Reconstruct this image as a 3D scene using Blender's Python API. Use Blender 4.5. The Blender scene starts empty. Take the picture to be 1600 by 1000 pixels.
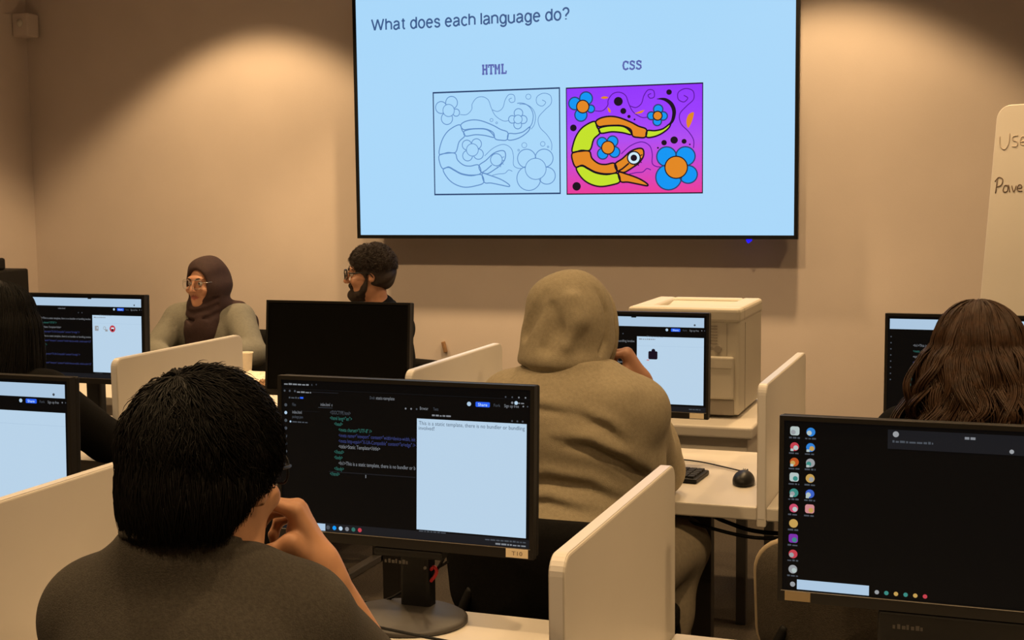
import bpy, bmesh, math, random
import numpy as np
from mathutils import Vector, Matrix

random.seed(7)
S = bpy.context.scene
C = S.collection
PI = math.pi

# ------------------------------------------------------------------ camera, world, exposure
F_PX, YAW, PITCH, ROLL, CAM_H = 2084.75, 0.3517, 0.0975, -0.0113, 1.5618
cd = bpy.data.cameras.new('camera'); cam = bpy.data.objects.new('camera', cd); C.objects.link(cam)
cd.sensor_width = 36.0; cd.sensor_fit = 'HORIZONTAL'; cd.lens = F_PX / 1600 * 36; cd.clip_start = 0.05
_fw = Vector((-math.sin(YAW)*math.cos(PITCH), math.cos(YAW)*math.cos(PITCH), -math.sin(PITCH)))
_rt = Vector((math.cos(YAW), math.sin(YAW), 0)); _up = _rt.cross(_fw)
_c, _s = math.cos(ROLL), math.sin(ROLL)
_rt, _up = _c*_rt + _s*_up, -_s*_rt + _c*_up
_m = Matrix((_rt, _up, -_fw)).transposed().to_4x4(); _m.translation = (0, 0, CAM_H)
cam.matrix_world = _m
S.camera = cam

w = bpy.data.worlds.new('world'); S.world = w; w.use_nodes = True
w.node_tree.nodes['Background'].inputs[0].default_value = (1, .8, .55, 1)
w.node_tree.nodes['Background'].inputs[1].default_value = 0.02
S.view_settings.view_transform = 'Standard'; S.view_settings.look = 'None'
S.view_settings.gamma = 1; S.view_settings.exposure = 0.0
S.view_settings.use_curve_mapping = False

CEIL_Z = 3.14
WARM = (1.0, 0.66, 0.33)
def spot(name, loc, power, half_deg, blend, size, color=WARM, aim=None):
    l = bpy.data.lights.new(name, 'SPOT'); l.energy = power; l.color = color
    l.spot_size = 2*math.radians(half_deg); l.spot_blend = blend; l.shadow_soft_size = size
    o = bpy.data.objects.new(name, l); o.location = loc; C.objects.link(o); return o
WALL_Y = 6.44
WALL_LAMPS = [(-5.35+1.55-0.0, WALL_Y-.8), (-2.28, WALL_Y-.8), (-.78, WALL_Y-.8)]
ROOM_LAMPS = [(-4.3, 4.5), (-2.7, 4.5), (-1.1, 4.5), (.5, 4.5), (-3.4, 2.3), (-1.7, 2.0), (-.2, 2.0), (1.2, 2.2), (-2.4, .3), (-.6, .2), (1.0, .3)]
for x, y in WALL_LAMPS: spot('wall_downlight_beam', (x, y, CEIL_Z-.025), 172, 51.5, .30, .07)
for x, y in ROOM_LAMPS: spot('room_downlight_beam', (x, y, CEIL_Z-.025), 90, 63, .5, .06)

# ------------------------------------------------------------------ materials
def lin(r, g, b):
    def f(c):
        c /= 255.0
        return c/12.92 if c <= .04045 else ((c+.055)/1.055)**2.4
    return (f(r), f(g), f(b), 1)
MATS = {}
def mat(name, col, rough=.6, noise=0.0, scale=30, bump=0.0, bscale=200, spec=.4, metal=0, sheen=0):
    if name in MATS: return MATS[name]
    m = bpy.data.materials.new(name); m.use_nodes = True; nt = m.node_tree; b = nt.nodes['Principled BSDF']
    if len(col) == 3: col = (*col, 1)
    b.inputs['Base Color'].default_value = col; b.inputs['Roughness'].default_value = rough
    b.inputs['Specular IOR Level'].default_value = spec; b.inputs['Metallic'].default_value = metal
    if sheen: b.inputs['Sheen Weight'].default_value = sheen
    tc = nt.nodes.new('ShaderNodeTexCoord')
    if noise:
        n = nt.nodes.new('ShaderNodeTexNoise'); n.inputs['Scale'].default_value = scale; n.inputs['Detail'].default_value = 5
        nt.links.new(tc.outputs['Object'], n.inputs['Vector'])
        r = nt.nodes.new('ShaderNodeValToRGB')
        r.color_ramp.elements[0].position = .3; r.color_ramp.elements[1].position = .7
        r.color_ramp.elements[0].color = (*[c*(1-noise) for c in col[:3]], 1)
        r.color_ramp.elements[1].color = (*[min(1, c*(1+noise)) for c in col[:3]], 1)
        nt.links.new(n.outputs['Fac'], r.inputs['Fac']); nt.links.new(r.outputs['Color'], b.inputs['Base Color'])
    if bump:
        n2 = nt.nodes.new('ShaderNodeTexNoise'); n2.inputs['Scale'].default_value = bscale; n2.inputs['Detail'].default_value = 3
        nt.links.new(tc.outputs['Object'], n2.inputs['Vector'])
        bm = nt.nodes.new('ShaderNodeBump'); bm.inputs['Strength'].default_value = bump; bm.inputs['Distance'].default_value = .01
        nt.links.new(n2.outputs['Fac'], bm.inputs['Height']); nt.links.new(bm.outputs['Normal'], b.inputs['Normal'])
    MATS[name] = m; return m
def glow(name, rgb, k=1.0, rough=.35):
    if name in MATS: return MATS[name]
    m = bpy.data.materials.new(name); m.use_nodes = True; b = m.node_tree.nodes['Principled BSDF']
    c = lin(*rgb)
    b.inputs['Base Color'].default_value = (.004, .004, .004, 1); b.inputs['Roughness'].default_value = rough
    b.inputs['Specular IOR Level'].default_value = .06
    b.inputs['Emission Color'].default_value = c; b.inputs['Emission Strength'].default_value = k
    MATS[name] = m; return m
def lens_mat():
    m = bpy.data.materials.new('spectacle_lens'); m.use_nodes = True; b = m.node_tree.nodes['Principled BSDF']
    b.inputs['Base Color'].default_value = (1, 1, 1, 1); b.inputs['Roughness'].default_value = .02
    b.inputs['Transmission Weight'].default_value = 1; b.inputs['IOR'].default_value = 1.02
    return m
def picture_gradient():
    m = bpy.data.materials.new('slide_purple_to_pink'); m.use_nodes = True; nt = m.node_tree; b = nt.nodes['Principled BSDF']
    tc = nt.nodes.new('ShaderNodeTexCoord'); sp = nt.nodes.new('ShaderNodeSeparateXYZ'); r = nt.nodes.new('ShaderNodeValToRGB')
    nt.links.new(tc.outputs['Generated'], sp.inputs[0]); nt.links.new(sp.outputs['Z'], r.inputs['Fac'])
    e = r.color_ramp.elements
    e[0].position = 0; e[0].color = lin(232, 52, 150); e[1].position = 1; e[1].color = lin(140, 40, 250)
    for p, c in ((.25, (205, 62, 200)), (.5, (172, 70, 240)), (.75, (150, 50, 252))):
        k = e.new(p); k.color = lin(*c)
    nt.links.new(r.outputs['Color'], b.inputs['Emission Color']); b.inputs['Emission Strength'].default_value = 1
    b.inputs['Base Color'].default_value = (.004, .004, .004, 1)
    return m

M_WALL = mat('painted_wall', (.62, .54, .49), .85, .03, 3, .06, 260)
M_WHITE = mat('white_laminate', (.62, .58, .52), .42, .015, 6)
M_EDGE = mat('white_edge_band', (.74, .71, .68), .3)
M_CEIL = mat('ceiling_paint', (.6, .56, .5), .9, .03, 4)
M_CARPET = mat('dark_carpet', (.062, .052, .042), 1.0, .3, 160, .5, 400, spec=.03)
M_BLACK = mat('black_plastic', (.006, .006, .006), .42, .1, 60, spec=.22)
M_BLACKM = mat('matte_black_plastic', (.009, .0085, .008), .6, .1, 60, spec=.25)
M_BEZEL = mat('bezel_grey_black', (.012, .011, .010), .45, spec=.25)
M_GREYMET = mat('dark_grey_metal', (.055, .05, .046), .45, .05, 40)
M_BLKFAB = mat('black_fabric', (.007, .0065, .006), .9, .2, 120, .3, 500, spec=.15)
M_STEEL = mat('grey_steel', (.4, .39, .37), .35, metal=.8)
M_PRINTER = mat('printer_cream_plastic', (.54, .50, .42), .5, .015, 5)
M_PRINTERD = mat('printer_seam_grey', (.30, .265, .22), .6)
M_SKIN_L = mat('skin_light', (.50, .26, .145), .55, .06, 40)
M_SKIN_M = mat('skin_tan', (.40, .20, .12), .55, .06, 40)
M_SKIN_D = mat('skin_brown', (.36, .175, .10), .55, .06, 40)
M_LIP = mat('lips', (.30, .09, .07), .45)
M_EYEW = mat('eye_white', (.36, .31, .27), .4)
M_IRIS = mat('eye_dark', (.012, .008, .006), .2)
M_HAIRB = mat('black_hair', (.004, .0034, .003), .55, .3, 90, spec=.18)
M_HAIRBR = mat('dark_brown_hair', (.052, .025, .012), .5, .35, 60, spec=.3)
M_HAIRDB = mat('brown_black_hair', (.018, .011, .008), .6, .3, 90, spec=.25)
M_TSHIRT = mat('charcoal_jersey', (.050, .044, .036), .95, .22, 240, .25, 500)
M_HOOD = mat('heather_grey_fleece', (.33, .28, .19), .95, .10, 120, .2, 420)
M_HOODSEAM = mat('hoodie_seam', (.13, .115, .09), .95)
M_HIJAB = mat('dark_plum_scarf', (.030, .013, .012), .85, .15, 60, .2, 300)
M_SHIRTG = mat('grey_cotton_shirt', (.17, .165, .135), .9, .08, 90, .2, 300)
M_TROUS = mat('khaki_trousers', (.25, .21, .15), .9, .1, 90)
M_DTROUS = mat('dark_trousers', (.025, .023, .024), .9, .15, 90)
M_BLKTOP = mat('black_knit_top', (.006, .0055, .005), .95, .2, 140, .3, 400, spec=.12)
M_SHOE = mat('dark_shoe', (.03, .027, .025), .7)
M_PAPER = mat('paper', (.74, .66, .54), .8, .04, 30)
M_KRAFT = mat('brown_wrapper', (.28, .16, .08), .6, .2, 40)
M_LABELSHADE = mat('cream_label_shaded', (.24, .18, .10), .6)  # cream label with the shade on the monitor chin put into its colour
M_OFF = mat('unlit_screen', (.004, .004, .004), .5, spec=.06)
M_RED = mat('red_cable_lock', (.55, .03, .04), .5)
M_LABEL = mat('cream_label', (.72, .62, .44), .6)
M_CREAMTRIM = mat('cream_piping', (.5, .40, .27), .5)
M_CHAIRFAB = mat('brown_grey_chair_fabric', (.085, .07, .052), .9, .15, 150, .3, 400)
M_INK = mat('marker_ink', (.16, .11, .075), .6)
M_INKF = mat('faint_marker_ink', (.52, .44, .36), .7)
M_LENS = lens_mat()
M_LAMP = glow('lamp_lens', (255, 214, 150), 4)
G_SLIDE = glow('slide_light_blue', (170, 216, 250), 1)
G_SLIDEW = glow('slide_paler_blue', (172, 222, 246), 1)
G_PAGE = glow('page_blue_white', (184, 210, 232), 1)
G_BAR = glow('bar_blue_white', (172, 198, 222), 1)
G_DARK = glow('editor_black', (11, 11, 12), .5)
G_DARK2 = glow('editor_dark_grey', (25, 26, 30), 1)
G_NAVY = glow('slide_navy_line', (40, 66, 110), 1)
G_LINE = glow('slide_faint_line', (96, 140, 196), 1)
G_TITLE = glow('slide_title_ink', (62, 92, 140), 1)
G_HEAD = glow('slide_heading_ink', (92, 104, 176), 1)
G_TXT = glow('code_grey', (126, 130, 136), 1)
G_TXTD = glow('code_dim', (72, 78, 86), 1)
G_GREEN = glow('code_green', (48, 108, 98), 1)
G_BLUETX = glow('code_blue', (56, 64, 118), 1)
G_BTN = glow('button_blue', (40, 96, 240), 1)
G_INK = glow('page_text', (84, 98, 118), 1)
G_BLK = glow('art_black', (24, 14, 30), 1)
G_ORANGE = glow('art_orange', (226, 136, 36), 1)
G_YELLOW = glow('art_yellow_green', (196, 226, 44), 1)
G_BLUE = glow('art_blue', (12, 150, 244), 1)
G_EYE = glow('art_eye', (206, 236, 250), 1)
G_VINE = glow('art_vine', (88, 22, 150), 1)
G_LED = glow('led_blue', (30, 20, 255), 1.4)
M_GRAD = picture_gradient()

# ------------------------------------------------------------------ object helpers
def thing(name, label, cat, loc=(0, 0, 0), rotz=0, group=None, rot=None):
    o = bpy.data.objects.new(name, None); C.objects.link(o); o.empty_display_size = .1
    o.location = loc; o.rotation_euler = rot if rot else (0, 0, rotz)
    o['label'] = label; o['category'] = cat
    if group: o['group'] = group
    return o
def tag(o, label, cat, group=None):
    o['label'] = label; o['category'] = cat
    if group: o['group'] = group
    return o
class MB:
    """collects shapes into one mesh"""
    def __init__(self): self.bm = bmesh.new(); self.mats = []; self.cur = 0
    def use(self, m):
        if m not in self.mats: self.mats.append(m)
        self.cur = self.mats.index(m); return self
    def _fin(self, faces, smooth=False):
        for f in faces: f.material_index = self.cur; f.smooth = smooth
    def box(self, lo, hi, bev=0, seg=2, M=None):
        b = bmesh.new(); bmesh.ops.create_cube(b, size=1)
        lo, hi = Vector(lo), Vector(hi)
        for v in b.verts:
            v.co = Vector([(lo[i]+hi[i])/2 + v.co[i]*(hi[i]-lo[i]) for i in range(3)])
        if bev: bmesh.ops.bevel(b, geom=list(b.edges), offset=bev, segments=seg, affect='EDGES', profile=.5)
        if M: bmesh.ops.transform(b, matrix=M, verts=b.verts)
        self._merge(b); return self
    def _merge(self, b, smooth=False):
        vm = {v: self.bm.verts.new(v.co) for v in b.verts}
        fs = []
        for f in b.faces:
            try: fs.append(self.bm.faces.new([vm[v] for v in f.verts]))
            except ValueError: pass
        self._fin(fs, smooth); b.free()
    def cyl(self, p0, p1, r0, r1=None, n=24, smooth=True):
        r1 = r0 if r1 is None else r1
        p0, p1 = Vector(p0), Vector(p1); d = (p1-p0).normalized()
        a = d.orthogonal().normalized(); b = d.cross(a)
        R = []
        for p, r in ((p0, r0), (p1, r1)):
            R.append([self.bm.verts.new(p + r*(a*math.cos(2*PI*i/n) + b*math.sin(2*PI*i/n))) for i in range(n)])
        fs = [self.bm.faces.new((R[0][i], R[0][(i+1) % n], R[1][(i+1) % n], R[1][i])) for i in range(n)]
        self._fin(fs, smooth)
        self._fin([self.bm.faces.new(R[0][::-1]), self.bm.faces.new(R[1])]); return self
    def lathe(self, prof, n=32, c=(0, 0, 0), sx=1, sy=1):
        R = []
        for r, z in prof:
            R.append([self.bm.verts.new((c[0]+sx*r*math.cos(2*PI*i/n), c[1]+sy*r*math.sin(2*PI*i/n), c[2]+z)) for i in range(n)])
        fs = []
        for k in range(len(R)-1):
            fs += [self.bm.faces.new((R[k][i], R[k][(i+1) % n], R[k+1][(i+1) % n], R[k+1][i])) for i in range(n)]
        self._fin(fs, True)
        caps = []
        if prof[0][0] > 1e-6: caps.append(self.bm.faces.new(R[0][::-1]))
        if prof[-1][0] > 1e-6: caps.append(self.bm.faces.new(R[-1]))
        self._fin(caps); return self
    def tube(self, pts, r, n=8, closed=False, smooth=True):
        pts = [Vector(p) for p in pts]; N = len(pts)
        rs = r if isinstance(r, (list, tuple)) else [r]*N
        ref = Vector((0, 0, 1)); R = []
        pa = None
        for i, p in enumerate(pts):
            t = (pts[(i+1) % N] - pts[i-1]) if closed else (pts[min(i+1, N-1)] - pts[max(i-1, 0)])
            t.normalize()
            a = pa - t*pa.dot(t) if pa is not None else t.orthogonal()
            if a.length < 1e-6: a = t.orthogonal()
            a.normalize(); pa = a; b = t.cross(a)
            R.append([self.bm.verts.new(p + rs[i]*(a*math.cos(2*PI*k/n) + b*math.sin(2*PI*k/n))) for k in range(n)])
        fs = []
        for i in range(N if closed else N-1):
            A, B = R[i], R[(i+1) % N]
            fs += [self.bm.faces.new((A[k], A[(k+1) % n], B[(k+1) % n], B[k])) for k in range(n)]
        self._fin(fs, smooth)
        if not closed: self._fin([self.bm.faces.new(R[0][::-1]), self.bm.faces.new(R[-1])])
        return self
    def prism(self, poly, axis, a, b, bev=0, seg=2):
        """extrude a 2-D outline along axis from a to b"""
        def P(u, v, t):
            return {'x': (t, u, v), 'y': (u, t, v), 'z': (u, v, t)}[axis]
        t = bmesh.new()
        A = [t.verts.new(P(u, v, a)) for u, v in poly]; B = [t.verts.new(P(u, v, b)) for u, v in poly]
        n = len(poly)
        t.faces.new(A[::-1]); t.faces.new(B)
        for i in range(n): t.faces.new((A[i], A[(i+1) % n], B[(i+1) % n], B[i]))
        bmesh.ops.recalc_face_normals(t, faces=t.faces)
        if bev:
            es = [e for e in t.edges if (e.verts[0] in A) == (e.verts[1] in A)]
            bmesh.ops.bevel(t, geom=es, offset=bev, segments=seg, affect='EDGES', profile=.5)
        self._merge(t); return self
    def poly(self, pts):
        vs = [self.bm.verts.new(p) for p in pts]
        f = self.bm.faces.new(vs); self._fin([f]); 
        if len(vs) > 4:
            r = bmesh.ops.triangulate(self.bm, faces=[f]); self._fin(r['faces'])
        return self
    def build(self, name, m=None, parent=None, bevel=0, smooth=None):
        if m is not None and not self.mats: self.mats = [m]
        me = bpy.data.meshes.new(name); 
        bmesh.ops.recalc_face_normals(self.bm, faces=[f for f in self.bm.faces]) if bevel else None
        self.bm.to_mesh(me); self.bm.free()
        for x in self.mats: me.materials.append(x)
        o = bpy.data.objects.new(name, me); C.objects.link(o)
        if parent: o.parent = parent
        if bevel:
            mod = o.modifiers.new('bevel', 'BEVEL'); mod.width = bevel; mod.segments = 2; mod.limit_method = 'ANGLE'
        return o
def struct(o):
    o['kind'] = 'structure'; return o
def spline(pts, n=6, closed=False):
    """Catmull-Rom through the points"""
    P = [np.array(p, float) for p in pts]; N = len(P); out = []
    rng = range(N) if closed else range(N-1)
    for i in rng:
        p0 = P[(i-1) % N] if closed or i > 0 else P[0]; p1 = P[i]; p2 = P[(i+1) % N]
        p3 = P[(i+2) % N] if closed or i+2 < N else P[-1]
        for k in range(n):
            t = k/n
            out.append(.5*((2*p1)+(-p0+p2)*t+(2*p0-5*p1+4*p2-p3)*t*t+(-p0+3*p1-3*p2+p3)*t**3))
    if not closed: out.append(P[-1])
    return out
def rrect(x0, y0, x1, y1, r, n=5, corners=(1, 1, 1, 1)):
    out = []
    for (cx, cy, a0), k in zip(((x1-r, y1-r, 0), (x0+r, y1-r, 90), (x0+r, y0+r, 180), (x1-r, y0+r, 270)), corners):
        if not k:
            out.append({0: (x1, y1), 90: (x0, y1), 180: (x0, y0), 270: (x1, y0)}[a0]); continue
        for i in range(n+1):
            a = math.radians(a0+90*i/n); out.append((cx+r*math.cos(a), cy+r*math.sin(a)))
    return out
def text_mesh(txt, size, spacing=1.0):
    """outlines of a line of text as triangles, baseline at the origin"""
    cu = bpy.data.curves.new('t', 'FONT'); cu.body = txt; cu.size = size; cu.space_character = spacing; cu.resolution_u = 3
    o = bpy.data.objects.new('t', cu); C.objects.link(o)
    bpy.context.view_layer.update()
    dg = bpy.context.evaluated_depsgraph_get()
    me = bpy.data.meshes.new_from_object(o.evaluated_get(dg))
    vs = [tuple(v.co) for v in me.vertices]; fs = [tuple(p.vertices) for p in me.polygons]
    bpy.data.objects.remove(o); bpy.data.meshes.remove(me); bpy.data.curves.remove(cu)
    return vs, fs
def add_text(mb, txt, x, z, width, y, height=None):
    """text in the local XZ plane, its left end at x, baseline z, stretched to a width"""
    vs, fs = text_mesh(txt, 1.0)
    if not vs: return
    x0 = min(v[0] for v in vs); x1 = max(v[0] for v in vs)
    k = width/(x1-x0); kz = k if height is None else height/.73
    V = [mb.bm.verts.new((x+(v[0]-x0)*k, y, z+v[1]*kz)) for v in vs]
    out = []
    for f in fs:
        try: out.append(mb.bm.faces.new([V[i] for i in f]))
        except ValueError: pass
    mb._fin(out)

# ------------------------------------------------------------------ signed-distance modelling (bodies, clothes)
class Field:
    def __init__(s, lo, hi, h):
        s.h = h; s.lo = np.array(lo, float); n = np.ceil((np.array(hi)-s.lo)/h).astype(int)+1; s.n = n
        s.ax = [(s.lo[i]+h*np.arange(n[i])).astype(np.float32) for i in range(3)]
        s.D = np.full(tuple(n), .5, np.float32)
    def sub(s, lo, hi, pad):
        sl = []
        for i in range(3):
            a = int(max(0, math.floor((lo[i]-pad-s.lo[i])/s.h))); b = int(min(s.n[i], math.ceil((hi[i]+pad-s.lo[i])/s.h)+1))
            if b <= a: return None
            sl.append(slice(a, b))
        g = [s.ax[0][sl[0]][:, None, None], s.ax[1][sl[1]][None, :, None], s.ax[2][sl[2]][None, None, :]]
        return tuple(sl), g
    @staticmethod
    def smin(a, b, k):
        if k <= 0: return np.minimum(a, b)
        h = np.clip(.5+.5*(b-a)/k, 0, 1); return b*(1-h)+a*h-k*h*(1-h)
    def put(s, r, d, k, op):
        sl = r
        if op == 'u': s.D[sl] = s.smin(s.D[sl], d, k)
        elif op == 's': s.D[sl] = -s.smin(-s.D[sl], d, k)
        elif op == 'i': s.D[sl] = -s.smin(-s.D[sl], -d, k)
    def rc(s, a, b, ra, rb=None, k=.03, op='u'):
        rb = ra if rb is None else rb
        a, b = np.array(a, float), np.array(b, float); R = max(ra, rb)
        q = s.sub(np.minimum(a, b)-R, np.maximum(a, b)+R, max(.05, 2*k))
        if q is None: return s
        sl, (X, Y, Z) = q; ba = b-a; L = max(1e-9, ba@ba)
        t = np.clip(((X-a[0])*ba[0]+(Y-a[1])*ba[1]+(Z-a[2])*ba[2])/L, 0, 1)
        d = np.sqrt((X-a[0]-t*ba[0])**2+(Y-a[1]-t*ba[1])**2+(Z-a[2]-t*ba[2])**2)-(ra+(rb-ra)*t)
        s.put(sl, d, k, op); return s
    def ell(s, c, r, rot=None, k=.03, op='u'):
        c = np.array(c, float); r = np.array(r, float); R = r.max() if rot is not None else r
        q = s.sub(c-R, c+R, max(.05, 2*k))
        if q is None: return s
        sl, (X, Y, Z) = q; x, y, z = X-c[0], Y-c[1], Z-c[2]
        if rot is not None:
            m = rot; x, y, z = (m[0, 0]*x+m[1, 0]*y+m[2, 0]*z, m[0, 1]*x+m[1, 1]*y+m[2, 1]*z, m[0, 2]*x+m[1, 2]*y+m[2, 2]*z)
        k0 = np.sqrt((x/r[0])**2+(y/r[1])**2+(z/r[2])**2); k1 = np.sqrt((x/r[0]**2)**2+(y/r[1]**2)**2+(z/r[2]**2)**2)
        d = k0*(k0-1)/np.maximum(k1, 1e-6)
        s.put(sl, d.astype(np.float32), k, op); return s
    def chain(s, pts, rs, k=.02, op='u'):
        for i in range(len(pts)-1): s.rc(pts[i], pts[i+1], rs[i], rs[i+1], k, op)
        return s
    def cut(s, p, n, k=.006, lo=None, hi=None):
        """keep the side the normal points away from; lo/hi limit the effect to a box"""
        n = np.array(n, float); n /= np.linalg.norm(n)
        if lo is None: lo, hi = s.lo, s.lo+s.h*s.n
        sl, (X, Y, Z) = s.sub(lo, hi, 0)
        d = (X-p[0])*n[0]+(Y-p[1])*n[1]+(Z-p[2])*n[2]
        s.put(sl, d.astype(np.float32), k, 'i'); return s
    def wave(s, amp, freq, seed=0, stretch=(1, 1, 1)):
        rg = np.random.RandomState(seed); X, Y, Z = s.ax[0][:, None, None], s.ax[1][None, :, None], s.ax[2][None, None, :]
        for i in range(5):
            v = rg.normal(size=3)*np.array(stretch); v = v/np.linalg.norm(v)*freq*(.6+.9*rg.rand()); ph = rg.rand()*6.28
            s.D += (amp*np.sin(v[0]*X+v[1]*Y+v[2]*Z+ph)).astype(np.float32)/2
        return s
    def crease(s, pts, amp, wd, back=True):
        """a cloth fold: a ridge with a furrow beside it along a line in the XZ plane, on the back (y<0) or front"""
        sl = (slice(None), slice(0, int((0-s.lo[1])/s.h)) if back else slice(int((0-s.lo[1])/s.h), None), slice(None))
        X, Z = s.ax[0][:, None, None], s.ax[2][None, None, :]; P = np.array(pts, float); n = len(P)-1; best = None
        for i in range(n):
            a, b = P[i], P[i+1]; d = b-a; L = d@d; t = np.clip(((X-a[0])*d[0]+(Z-a[1])*d[1])/L, 0, 1)
            ex, ez = X-a[0]-t*d[0], Z-a[1]-t*d[1]; r = np.sqrt(ex*ex+ez*ez); sg = np.sign(d[0]*ez-d[1]*ex); q = (i+t)/n
            if best is None: best = [r, r*sg, q]
            else:
                m = r < best[0]; best = [np.where(m, r, best[0]), np.where(m, r*sg, best[1]), np.where(m, q, best[2])]
        r, sd, q = best; env = np.sin(PI*np.clip(q*.9+.05, 0, 1))
        s.D[sl] += (-amp*env*(np.exp(-((sd-wd*.8)/wd)**2)-1.1*np.exp(-((sd+wd*.8)/(wd*.7))**2))).astype(np.float32); return s
    def mesh(s):
        D = s.D; n = s.n
        # keep the border outside
        for ax in range(3):
            ix = [slice(None)]*3; ix[ax] = 0; D[tuple(ix)] = np.maximum(D[tuple(ix)], 1e-4)
            ix[ax] = -1; D[tuple(ix)] = np.maximum(D[tuple(ix)], 1e-4)
        ins = D < 0
        c = np.zeros(tuple(n-1), np.int8)
        offs = [(i, j, k) for i in (0, 1) for j in (0, 1) for k in (0, 1)]
        for o in offs: c += ins[o[0]:n[0]-1+o[0], o[1]:n[1]-1+o[1], o[2]:n[2]-1+o[2]]
        I = np.argwhere((c > 0) & (c < 8)); idx = np.full(tuple(n-1), -1, np.int64)
        idx[I[:, 0], I[:, 1], I[:, 2]] = np.arange(len(I))
        val = {o: D[I[:, 0]+o[0], I[:, 1]+o[1], I[:, 2]+o[2]] for o in offs}
        acc = np.zeros((len(I), 3)); cnt = np.zeros(len(I))
        for a in offs:
            for ax in range(3):
                if a[ax]: continue
                b = list(a); b[ax] = 1; b = tuple(b); va, vb = val[a], val[b]; x = (va < 0) != (vb < 0)
                t = np.where(x, va/np.where(x, va-vb, 1), 0); p = np.tile(np.array(a, float), (len(I), 1)); p[:, ax] = t
                acc[x] += p[x]; cnt[x] += 1
        V = (I+acc/cnt[:, None])*s.h+s.lo
        Fs = []
        for ax in range(3):
            u, v = (ax+1) % 3, (ax+2) % 3
            sa = [slice(None)]*3; sb = [slice(None)]*3; sa[ax] = slice(0, -1); sb[ax] = slice(1, None)
            A, B = ins[tuple(sa)], ins[tuple(sb)]
            E = np.argwhere(A != B); E = E[(E[:, u] > 0) & (E[:, v] > 0) & (E[:, u] < n[u]-1) & (E[:, v] < n[v]-1)]
            fl = A[E[:, 0], E[:, 1], E[:, 2]]
            q = []
            for du, dv in ((1, 1), (0, 1), (0, 0), (1, 0)):
                e = E.copy(); e[:, u] -= du; e[:, v] -= dv; q.append(idx[e[:, 0], e[:, 1], e[:, 2]])
            Q = np.stack(q, 1); Q[~fl] = Q[~fl][:, ::-1]; Fs.append(Q)
        Fq = np.concatenate(Fs)
        return V, Fq
def mesh_obj(name, V, Fq, m, parent=None, smooth=True):
    me = bpy.data.meshes.new(name)
    k = Fq.shape[1]
    me.vertices.add(len(V)); me.vertices.foreach_set('co', np.asarray(V, np.float32).ravel())
    me.loops.add(Fq.size); me.loops.foreach_set('vertex_index', Fq.astype(np.int32).ravel())
    me.polygons.add(len(Fq)); me.polygons.foreach_set('loop_start', np.arange(0, Fq.size, k, dtype=np.int32))
    me.update(calc_edges=True); me.validate()
    me.polygons.foreach_set('use_smooth', np.full(len(me.polygons), smooth))
    for x in (m if isinstance(m, (list, tuple)) else [m]): me.materials.append(x)
    o = bpy.data.objects.new(name, me); C.objects.link(o)
    if parent: o.parent = parent
    return o
def relax(V, Fq, it=2, lam=.5):
    n = len(V); V = V.copy()
    e = np.concatenate([Fq[:, [0, 1]], Fq[:, [1, 2]], Fq[:, [2, 3]], Fq[:, [3, 0]]])
    for _ in range(it):
        acc = np.zeros_like(V); cnt = np.zeros(n)
        for c in range(3):
            acc[:, c] = np.bincount(e[:, 0], V[e[:, 1], c], n)+np.bincount(e[:, 1], V[e[:, 0], c], n)
        cnt = np.bincount(e[:, 0], minlength=n)+np.bincount(e[:, 1], minlength=n)
        V += lam*(acc/np.maximum(cnt, 1)[:, None]-V)
    return V
def field_obj(name, F, m, parent=None, it=2):
    V, Q = F.mesh(); V = relax(V, Q, it); return mesh_obj(name, V, Q, m, parent)
def strands_mesh(P, r, n=3, taper=.15):
    """P: (count, points, 3) polylines -> thin tapering tubes, arrays (V, quads)"""
    N, m, _ = P.shape
    T = np.gradient(P, axis=1); T /= np.linalg.norm(T, axis=2, keepdims=True)+1e-9
    ref = np.array([.31, .77, .55]); A = np.cross(T, ref); A /= np.linalg.norm(A, axis=2, keepdims=True)+1e-9; B = np.cross(T, A)
    prof = np.interp(np.linspace(0, 1, m), [0, .15, .6, 1], [.6, 1, .9, taper])[None, :, None]
    rr = (np.asarray(r).reshape(-1, 1, 1) if np.ndim(r) else r)*prof
    V = np.stack([P+rr*(A*math.cos(2*PI*k/n)+B*math.sin(2*PI*k/n)) for k in range(n)], 2)
    V = V.reshape(-1, 3); base = np.arange(N)[:, None, None]*m*n; i = np.arange(m-1)[None, :, None]*n; k = np.arange(n)[None, None, :]; k2 = (k+1) % n
    Q = np.stack([base+i+k, base+i+k2, base+i+n+k2, base+i+n+k], -1).reshape(-1, 4)
    return V, Q
def rotm(yaw=0, pitch=0, roll=0):
    cy, sy, cp, sp, cr, sr = math.cos(yaw), math.sin(yaw), math.cos(pitch), math.sin(pitch), math.cos(roll), math.sin(roll)
    Rz = np.array([[cy, -sy, 0], [sy, cy, 0], [0, 0, 1]]); Rx = np.array([[1, 0, 0], [0, cp, -sp], [0, sp, cp]]); Ry = np.array([[cr, 0, sr], [0, 1, 0], [-sr, 0, cr]])
    return Rz@Rx@Ry
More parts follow.
